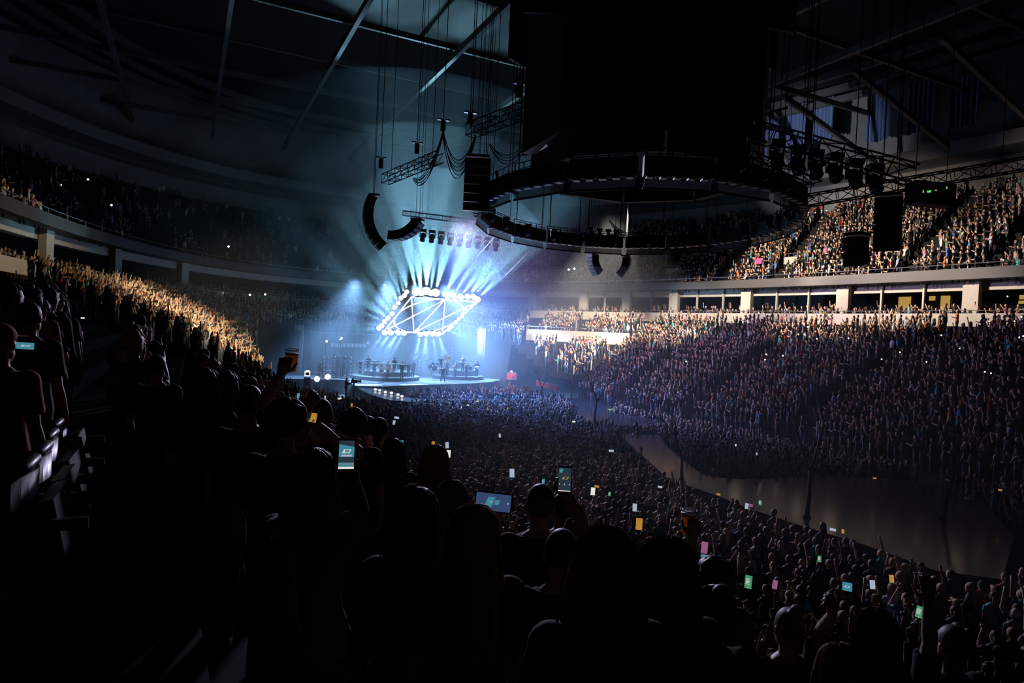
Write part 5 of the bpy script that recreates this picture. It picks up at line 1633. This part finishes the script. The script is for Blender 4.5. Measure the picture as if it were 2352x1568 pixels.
# stewards in lime shirts, reds in the crowd, signs
def floor_person(px, py, z, label, **kw):
    """head top at px, py"""
    h_ = 1.77 * kw.get('s', 1.0)
    p = at_z(px, py, z + h_)
    s = kw.pop('s', 1.0); face = kw.pop('face', None)
    o = person('person', **kw)
    stand_at(o, (p[0], p[1], z), face, s)
    prop(o, label, 'person')
    return p
floor_person(1473, 1026, 0, 'steward in a lime shirt beside the long runway, back to the camera', shirt='lime', hair='short', s=.95)
floor_person(1403, 931, 0, 'steward in a lime shirt near the round platform', shirt='lime', hair='short', face=2.2)
floor_person(1972, 1054, 0, 'steward in a lime shirt in the dark lane behind the long runway', shirt='lime', hair='cap', face=2.5)
floor_person(2083, 1044, 0, 'steward in a lime shirt bending at the right stand barrier', shirt='lime', hair='cap', face=2.0)
floor_person(2229, 1126, 0, 'steward in a lime shirt farthest right by the stand', shirt='lime', hair='short', face=-1.2)
floor_person(1398, 1090, 0, 'person in red among the dark floor crowd', shirt='red', hair='long', fem=True)
def near_stand(px, py, hh=1.7, upper=False):
    ks = np.linspace(-.5, 1.5, 1600)
    best = None
    for i in range(UROWS if upper else ROWS):
        t, z = (urow_t(i), urow_z(i)) if upper else (row_t(i), row_z(i))
        q = ring(t, ks, z + hh); e = proj(q)
        d = np.hypot(e[:, 0] - px, e[:, 1] - py) + (e[:, 2] < 5) * 1e5
        j = int(np.argmin(d))
        if best is None or d[j] < best[0]:
            tg = ring(t, ks[j:j + 2], z)
            best = (d[j], np.array([q[j, 0], q[j, 1], z]), math.atan2(*(tg[1] - tg[0])[:2][::-1]))
    return best[1], best[2]
def stand_person(px, py, label, **kw):
    p, a = near_stand(px, py)
    o = person('person', **kw); stand_at(o, p); prop(o, label, 'person')
for i, (x, y) in enumerate(((1337, 774), (1347, 775), (1359, 776))):
    stand_person(x, y, ['usher in bright red, leftmost of the three by the pale barrier wall', 'usher in bright red, middle of the three by the pale barrier wall', 'usher in faded red, right of the three by the pale barrier wall'][i], shirt='red' if i < 2 else 'pink', hair='short', pose='front', sleeve=.95)
stand_person(1797, 896, 'person in an orange-red top leaning in the dark right stand', shirt='orange', hair='long', fem=True, pose='one')
stand_person(1740, 995, 'person in a cyan top low in the right stand', shirt='cyan', hair='short', pose='one')
def barrier_wall():
    mb = MB()
    k0, k1 = k_at_px(1208, row_t(8) - .5, 7, -.6, 1.6), k_at_px(1446, row_t(8) - .5, 7, -.6, 1.6)
    ks = np.linspace(k0, k1, 40)
    t = row_t(8) - .38
    A, B = ring(t, ks, row_z(8) - .3), ring(t, ks, row_z(7) + .95)
    mb.strip(A, B); mb.strip(B, ring(t - .12, ks, row_z(7) + .95)); mb.strip(ring(t - .12, ks, row_z(7) + .95), ring(t - .12, ks, row_z(7)))
    root = thing('barrier_wall', 'pale barrier wall with block lettering across the bright end of the right stand', 'barrier', (0, 0, 0))
    mb.build('panel', M_['beige'], root)
    mb = MB(); mb.tube([tuple(p) for p in ring(t, ks, row_z(7) + 1.3)], .03, 5)
    for k in ks[::4]:
        p = ring(t, np.array([k]), row_z(7) + .9)[0]; mb.bar(p, p + Z3 * .4, .02)
    mb.build('rail', M_['alu'], root)
    # worn block letters: E, V, M and D shapes
    G = {'E': [(-.3, 0, .12, 1), (.08, .44, .62, .14), (.08, -.44, .62, .14), (.05, 0, .5, .14)], 'M': [(-.34, 0, .14, 1), (.34, 0, .14, 1), (-.14, .15, .2, .5), (.14, .15, .2, .5)], 'V': [(-.26, .2, .16, .6), (.26, .2, .16, .6), (-.12, -.25, .16, .45), (.12, -.25, .16, .45)], 'D': [(-.3, 0, .14, 1), (.05, .44, .5, .13), (.05, -.44, .5, .13), (.32, 0, .13, .7)]}
    for ch, f in (('E', .72), ('V', .745), ('E', .80), ('M', .825), ('E', .88), ('M', .905), ('D', .955)):
        k = k0 + (k1 - k0) * f
        a, b = ring(t + .03, np.array([k, k + .002]), row_z(7) + .58)
        ex = (b - a) / np.linalg.norm(b - a)
        if (ring(0, np.array([k0]), 0)[0] - ring(0, np.array([k1]), 0)[0]) @ ex > 0: ex = -ex
        m = MB()
        Rm = Matrix(((ex[0], -ex[1], 0), (ex[1], ex[0], 0), (0, 0, 1)))
        for cx, cz, w_, h_ in G[ch]: m.box(Rm @ Vector((cx * .42, 0, cz * .42)), (w_ * .42, .03, h_ * .42), rot=Rm)
        o = m.build('lettering', M_['white'], root); o.location = a
barrier_wall()
def vomitory(px, py, w_, h_, label, upper=False, mt='ledge'):
    p, a = near_stand(px, py, .6, upper)
    root = thing('vomitory_panel', label, 'panel', p, a, 'panels over the stand entrances')
    MB().box((0, 0, h_ / 2), (w_, .12, h_)).build('panel', M_[mt], root)
    f = MB(); f.tube([(-w_ / 2 - .1, 0, h_ + .35), (w_ / 2 + .1, 0, h_ + .35)], .03, 5)
    for x in np.linspace(-w_ / 2 - .1, w_ / 2 + .1, 4): f.bar((x, 0, 0), (x, 0, h_ + .35), .025)
    f.build('rail', M_['alu'], root)
    for s in (-1, 1): MB().box((s * w_ / 2, -.6, h_ * .4), (.1, 1.2, h_ * .8)).build('side_wall', M_['concrete'], root)
for x, y, w_, h_, lab, up in ((1281, 762, 1.7, .9, 'grey panel over the stand entrance nearest the stage', 0), (1361, 757, 1.8, 1.1, 'bright white panel over the second stand entrance', 0), (1530, 772, 1.6, .8, 'grey panel over the third stand entrance with stair rails', 0), (1739, 775, 1.2, .8, 'small pale panel over the stand entrance in the dark half', 0), (1816, 592, 1.4, .8, 'framed dark panel over an entrance of the upper deck', 1), (1543, 620, 1.6, .7, 'beige panel over the leftmost entrance of the upper deck', 1), (2068, 575, 1.3, .7, 'dim panel over the right entrance of the upper deck', 1)):
    vomitory(x, y, w_, h_, lab, bool(up), 'white' if 'bright' in lab else 'ledge')
def held_sign():
    p, a = near_stand(1744, 594, 1.9, True)
    mk('pinkcard', (.9, .05, .25), .7)
    o = MB().box((0, 0, 0), (.6, .02, .55)).build('paper_sign', M_['pinkcard']); o.location = p + np.array([0, 0, 1.75]); o.rotation_euler = (0, 0, a)
    prop(o, 'bright pink paper sign held up in the upper deck', 'sign')
held_sign()
def red_banner():
    a, b = at_z(1232, 876, 2.2), at_z(1284, 889, 2.2)
    d = b - a
    root = thing('banner', 'red banner along the floor barrier left of the trees', 'banner', (a + b) / 2, math.atan2(d[1], d[0]))
    MB().box((0, 0, -.15), (float(np.linalg.norm(d)), .06, .5)).build('cloth', M_['red'], root)
    MB().bar((-float(np.linalg.norm(d)) / 2, 0, .12), (float(np.linalg.norm(d)) / 2, 0, .12), .03).build('rail', M_['alu'], root)
    for s in (-.45, .45): MB().bar((s * float(np.linalg.norm(d)), .05, .12), (s * float(np.linalg.norm(d)), .05, -2.2), .03).build('post', M_['alu'], root)
red_banner()
def rail(L, z, h_, label):
    P = [at_z(x, y, z) for x, y in L]
    root = thing('barrier_rail', label, 'rail', P[0])
    MB().tube([tuple(p - P[0] + Z3 * h_) for p in P], .03, 6).build('top_rail', M_['alu'], root)
    for p in P: MB().bar(p - P[0], p - P[0] + Z3 * h_, .025).build('post', M_['alu'], root)
rail([(1592, 1085), (1620, 1100), (1652, 1110)], 0, 1.05, 'short metal barrier rail beside the forked tree')
rail([(2155, 1105), (2185, 1112), (2240, 1122), (2290, 1160)], 0, 1.1, 'long metal barrier rail at the foot of the right stand')

# suite doorways, their room light put into glowing panels
for i, (x0, x1, y0, y1) in enumerate(((2064, 2089, 681, 715), (2163, 2181, 679, 714), (2135, 2147, 680, 690), (2343, 2362, 677, 687), (2341, 2362, 690, 697))):
    k = k_at_px((x0 + x1) / 2, -6.9, 11, -.6, 1.5)
    a = ring(-6.85, np.array([k, k + .01]), 0)
    d = (a[0] - CAM) @ _fw
    zt, zb = at_d(x0, y0, d)[2], at_d(x0, y1, d)[2]
    o = MB().box((0, 0, 0), ((x1 - x0) * d / FPX * 1.1, .05, zt - zb)).build('suite_doorway', M_['door_glow'])
    o.location = (a[0, 0], a[0, 1], (zt + zb) / 2); o.rotation_euler = (0, 0, math.atan2(*(a[1] - a[0])[:2][::-1]))
    prop(o, ['tall yellow-lit doorway in the suites, left of two', 'tall yellow-lit doorway in the suites, right of two', 'small yellow-lit picture between the two doorways', 'yellow-lit panel at the right edge of the suites', 'low yellow-lit counter at the right edge of the suites'][i], 'doorway')
# worn white sign letters above the upper deck
def wall_sign():
    root = thing('wall_sign', 'white worn letters on the dark sill above the upper deck', 'sign')
    k = k_at_px(1895, TB + .1, ZB + .8, -.6, 1.5)
    d = (ring(TB + .1, np.array([k]), ZB)[0] - CAM) @ _fw
    for cx, cy_, w_, h_ in ((1850, 491, 2, 4.5), (1852.5, 489, 3, 1.3), (1857, 489.5, 2, 4.5), (1860.5, 487.5, 4, 1.5), (1868, 487.5, 2, 2), (1873, 488, 4, 3), (1888, 484, 4, 2), (1887, 488, 3.5, 2), (1898.5, 483.5, 6, 2.4), (1906, 482, 2, 1.6), (1916, 480.5, 5, 3), (1923.5, 479.5, 6, 3.2), (1931.5, 478.5, 6, 3.4), (1939.5, 477, 3, 4)):
        p = at_d(cx, cy_, d - .15)
        o = MB().box((0, 0, 0), (w_ * d / FPX, .05, h_ * d / FPX)).build('letter', M_['glow_white'], root); o.location = p; o.rotation_euler = (0, R(-7), .9)
wall_sign()

# ------------------------------------------------------------------ phones and lights held up in the dark
SPK = [None]
def spark(p, r, label, group, m='spark'):
    if SPK[0] is None or SPK[0][0] != m:
        o = MB().box((0, 0, 0), (.075, .012, .15)).build('phone', M_['blackmetal'])
        MB().ell((0, -.012, .05), (.05, .02, .05), 8, 6).build('flash', M_[m], o, True)
        SPK[0] = (m, o)
    else: o = copy_tree(SPK[0][1])
    o.location = p
    v = CAM - p
    o.rotation_euler = (0, 0, math.atan2(v[1], v[0]) + pi / 2)
    o.scale = (r, r, r)
    prop(o, label, 'phone', group)
FAR = [(76, 403), (202, 414), (142, 427), (80, 438), (43, 434), (169, 462), (256, 473), (310, 620), (318, 646), (525, 568), (458, 680), (518, 676), (574, 679), (609, 678), (488, 697), (501, 697), (562, 727), (614, 760), (664, 756), (754, 697), (797, 701), (800, 710), (769, 715), (833, 749), (1078, 729), (1105, 722), (1319, 619), (1306, 621), (1206, 743), (1213, 744), (1084, 762)]
for i, (x, y) in enumerate(FAR):
    if y < 600 and x < 500: p = None; d = 62
    else: d = 70 if x < 640 else 84
    if x in (1319, 1306): d = 80
    zone = 'in the black upper left stand' if (y < 600 and x < 600) else ('in the dark left of the stage' if x < 850 else 'in the dark right of the rhombus')
    spark(at_d(x, y, d), 1.9 * d / 70, 'phone torch glowing as a lone dot ' + zone, 'phone torches ' + zone)
RIGHT = [(1846, 745), (1855, 752), (1834, 769), (1848, 770), (1876, 779), (1949, 778), (1760, 815), (1798, 818), (1757, 827), (1576, 831), (2067, 810), (2162, 771), (2204, 801), (2025, 826), (2272, 739), (2330, 739), (2346, 729), (2314, 682), (2350, 773), (2341, 776), (2128, 832), (1972, 641), (2088, 511), (2083, 533), (2295, 511), (2116, 600), (2304, 598), (2202, 533), (1829, 549), (1862, 617), (2262, 855), (2276, 858)]
for x, y in RIGHT:
    q, a = near_stand(x, y, 1.5, y < 660)
    d = (q - CAM) @ _fw - .35
    zone = 'in the upper right deck' if y < 660 else 'in the dark lower right stand'
    spark(at_d(x, y, d), 1.1 * d / 60, 'phone torch glowing as a lone dot ' + zone, 'phone torches ' + zone)
SCR = [(586, 859, 30, 'teal'), (685, 908, 14, 'teal'), (747, 912, 24, 'pale'), (780, 915, 22, 'white'), (808, 930, 20, 'gold'), (655, 857, 40, 'gold'), (911, 959, 17, 'pale'), (905, 970, 16, 'pale'), (921, 1019, 9, 'teal'), (995, 1020, 12, 'gold'), (1030, 1042, 9, 'white'), (1027, 1022, 11, 'pale'), (1176, 1086, 8, 'pale'), (1248, 1105, 14, 'teal'), (1362, 1128, 9, 'white'), (1371, 1117, 18, 'gold'), (1400, 1134, 16, 'green'), (1458, 1165, 9, 'pale'), (1468, 1203, 6, 'gold'), (1618, 1257, 6, 'pink'), (1617, 1268, 7, 'teal'), (1516, 1118, 18, 'pale'), (1746, 1154, 13, 'green'), (1715, 1162, 12, 'pale'), (1650, 1135, 20, 'gold'), (1913, 1216, 14, 'pale'), (1936, 1220, 16, 'gold'), (2004, 1342, 8, 'pale'), (1780, 1342, 8, 'pink'), (1882, 1283, 11, 'green'), (2048, 1329, 9, 'gold'), (2112, 1405, 6, 'green'), (1097, 921, 30, 'white'), (1120, 938, 28, 'gold'), (1075, 930, 32, 'white'), (1060, 935, 30, 'pale'), (1166, 938, 28, 'gold'), (1148, 1000, 18, 'pale'), (1318, 968, 24, 'white'), (1404, 1035, 16, 'pale'), (1690, 1022, 30, 'white'), (1738, 1042, 28, 'pale'), (2009, 1098, 26, 'gold'), (188, 765, 20, 'pink'), (190, 730, 25, 'white'), (1722, 1160, 13, 'pink'), (2297, 1125, 24, 'gold')]
CW = {'teal': 'teal', 'pale': 'pale blue', 'white': 'white', 'gold': 'amber', 'green': 'green', 'pink': 'pink'}
for x, y, d, c in SCR:
    p = at_d(x, y, d)
    area = 'at the left edge of the near stand' if x < 500 else ('in the rows left of the runway start' if x < 830 else ('in the near rows at lower middle' if y > 1000 and x < 1300 else ('on the floor before the stage' if y < 975 else ('beside the long runway' if y < 1190 and x < 1800 else ('in the dark at right' if x > 1800 and y < 1250 else 'among the heads at lower right')))))
    w_, h_ = (.13, .065) if rng.random() < .4 and d > 12 else (.062, .12)
    f = CAM - p
    phone(p, w_, h_, f, 'small %s phone screen held up %s' % (CW[c], area), c, rng.uniform(-.15, .15), 'phone screens in the crowd')

# folding seats at the left edge
def seats():
    proto = None
    mk('seat', (.009, .009, .011), .4, spec=.35)
    for i, (x, y, d) in enumerate(((52, 1078, 3.0), (86, 1042, 3.5), (105, 1008, 4.0), (120, 982, 4.5), (133, 962, 5.0))):
        p = at_d(x, y, d)
        if proto is None:
            proto = thing('folding_seat', '', 'seat')
            b = MB()
            for u0, u1 in zip(np.linspace(-.22, .22, 9)[:-1], np.linspace(-.22, .22, 9)[1:]):
                f = lambda u: .06 * (1 - (u / .22) ** 2)
                b.add([(u0, f(u0), -.38), (u1, f(u1), -.38), (u1, f(u1), .0), (u0, f(u0), .0), (u0, f(u0) - .05, -.38), (u1, f(u1) - .05, -.38), (u1, f(u1) - .05, .0), (u0, f(u0) - .05, .0)], [(0, 1, 2, 3), (7, 6, 5, 4), (3, 2, 6, 7), (0, 4, 5, 1)])
            b.tube([(-.22, -.02, 0), (-.1, .03, .03), (.1, .03, .03), (.22, -.02, 0)], .028, 8)
            b.build('backrest', M_['seat'], proto, True)
            MB().box((0, .16, -.3), (.4, .06, .4), rot=Matrix.Rotation(.2, 3, 'X')).build('seat_pan', M_['seat'], proto)
            for s in (-1, 1): MB().box((s * .24, .12, -.2), (.04, .34, .05)).build('armrest', M_['seat'], proto)
            MB().box((0, .02, -.6), (.06, .1, .5)).build('leg', M_['blackmetal'], proto)
            o = proto
        else: o = copy_tree(proto)
        o.location = p; o.rotation_euler = (0, 0, math.atan2(NV[1], NV[0]) - pi / 2)
        prop(o, 'black folding seat, %s from the camera in the row at left' % ORD[i], 'seat', 'row of folding seats at left')
seats()

# ------------------------------------------------------------------ haze
def stage_smoke(c, r, dens, label):
    o = MB().ell((0, 0, 0), r, 32, 20).build('haze', [])
    o.location = c; o.rotation_euler = (0, 0, TH)
    m = bpy.data.materials.new('stage_smoke'); m.use_nodes = True
    nt = m.node_tree
    nt.nodes.remove(nt.nodes['Principled BSDF'])
    v = nt.nodes.new('ShaderNodeVolumeScatter')
    v.inputs['Color'].default_value = (0.8, 0.9, 1.0, 1)
    v.inputs['Density'].default_value = dens
    v.inputs['Anisotropy'].default_value = 0.2
    nt.links.new(v.outputs[0], nt.nodes['Material Output'].inputs['Volume'])
    o.data.materials.append(m)
    prop(o, label, 'haze', kind='stuff')
SH = SC - U3 * 1.2 + Z3 * 1.5
stage_smoke(SH + Z3 * 1.2, (8, 6, 5.5), .020, 'dense bluish smoke hanging close around the glowing rhombus')
stage_smoke(SH + Z3 * 4, (13, 9, 9.5), .014, 'bluish smoke spreading out from the rhombus')
stage_smoke(SH + Z3 * 4, (19, 14, 13.5), .006, 'thin outer smoke around the stage end')
stage_smoke(SH + Z3 * 3, (29, 19, 19), .0036, 'faint smoke reaching up toward the roof at the stage end')
stage_smoke(W(NC + 2.5, UC + 50.5, 3.2), (16, 3.2, 5.5), .05, 'low blue smoke drifting behind the band')
stage_smoke(W(NC + 4, UC + 14, 2.5), (19, 34, 9), .0035, 'thin navy haze lying over the floor crowd')
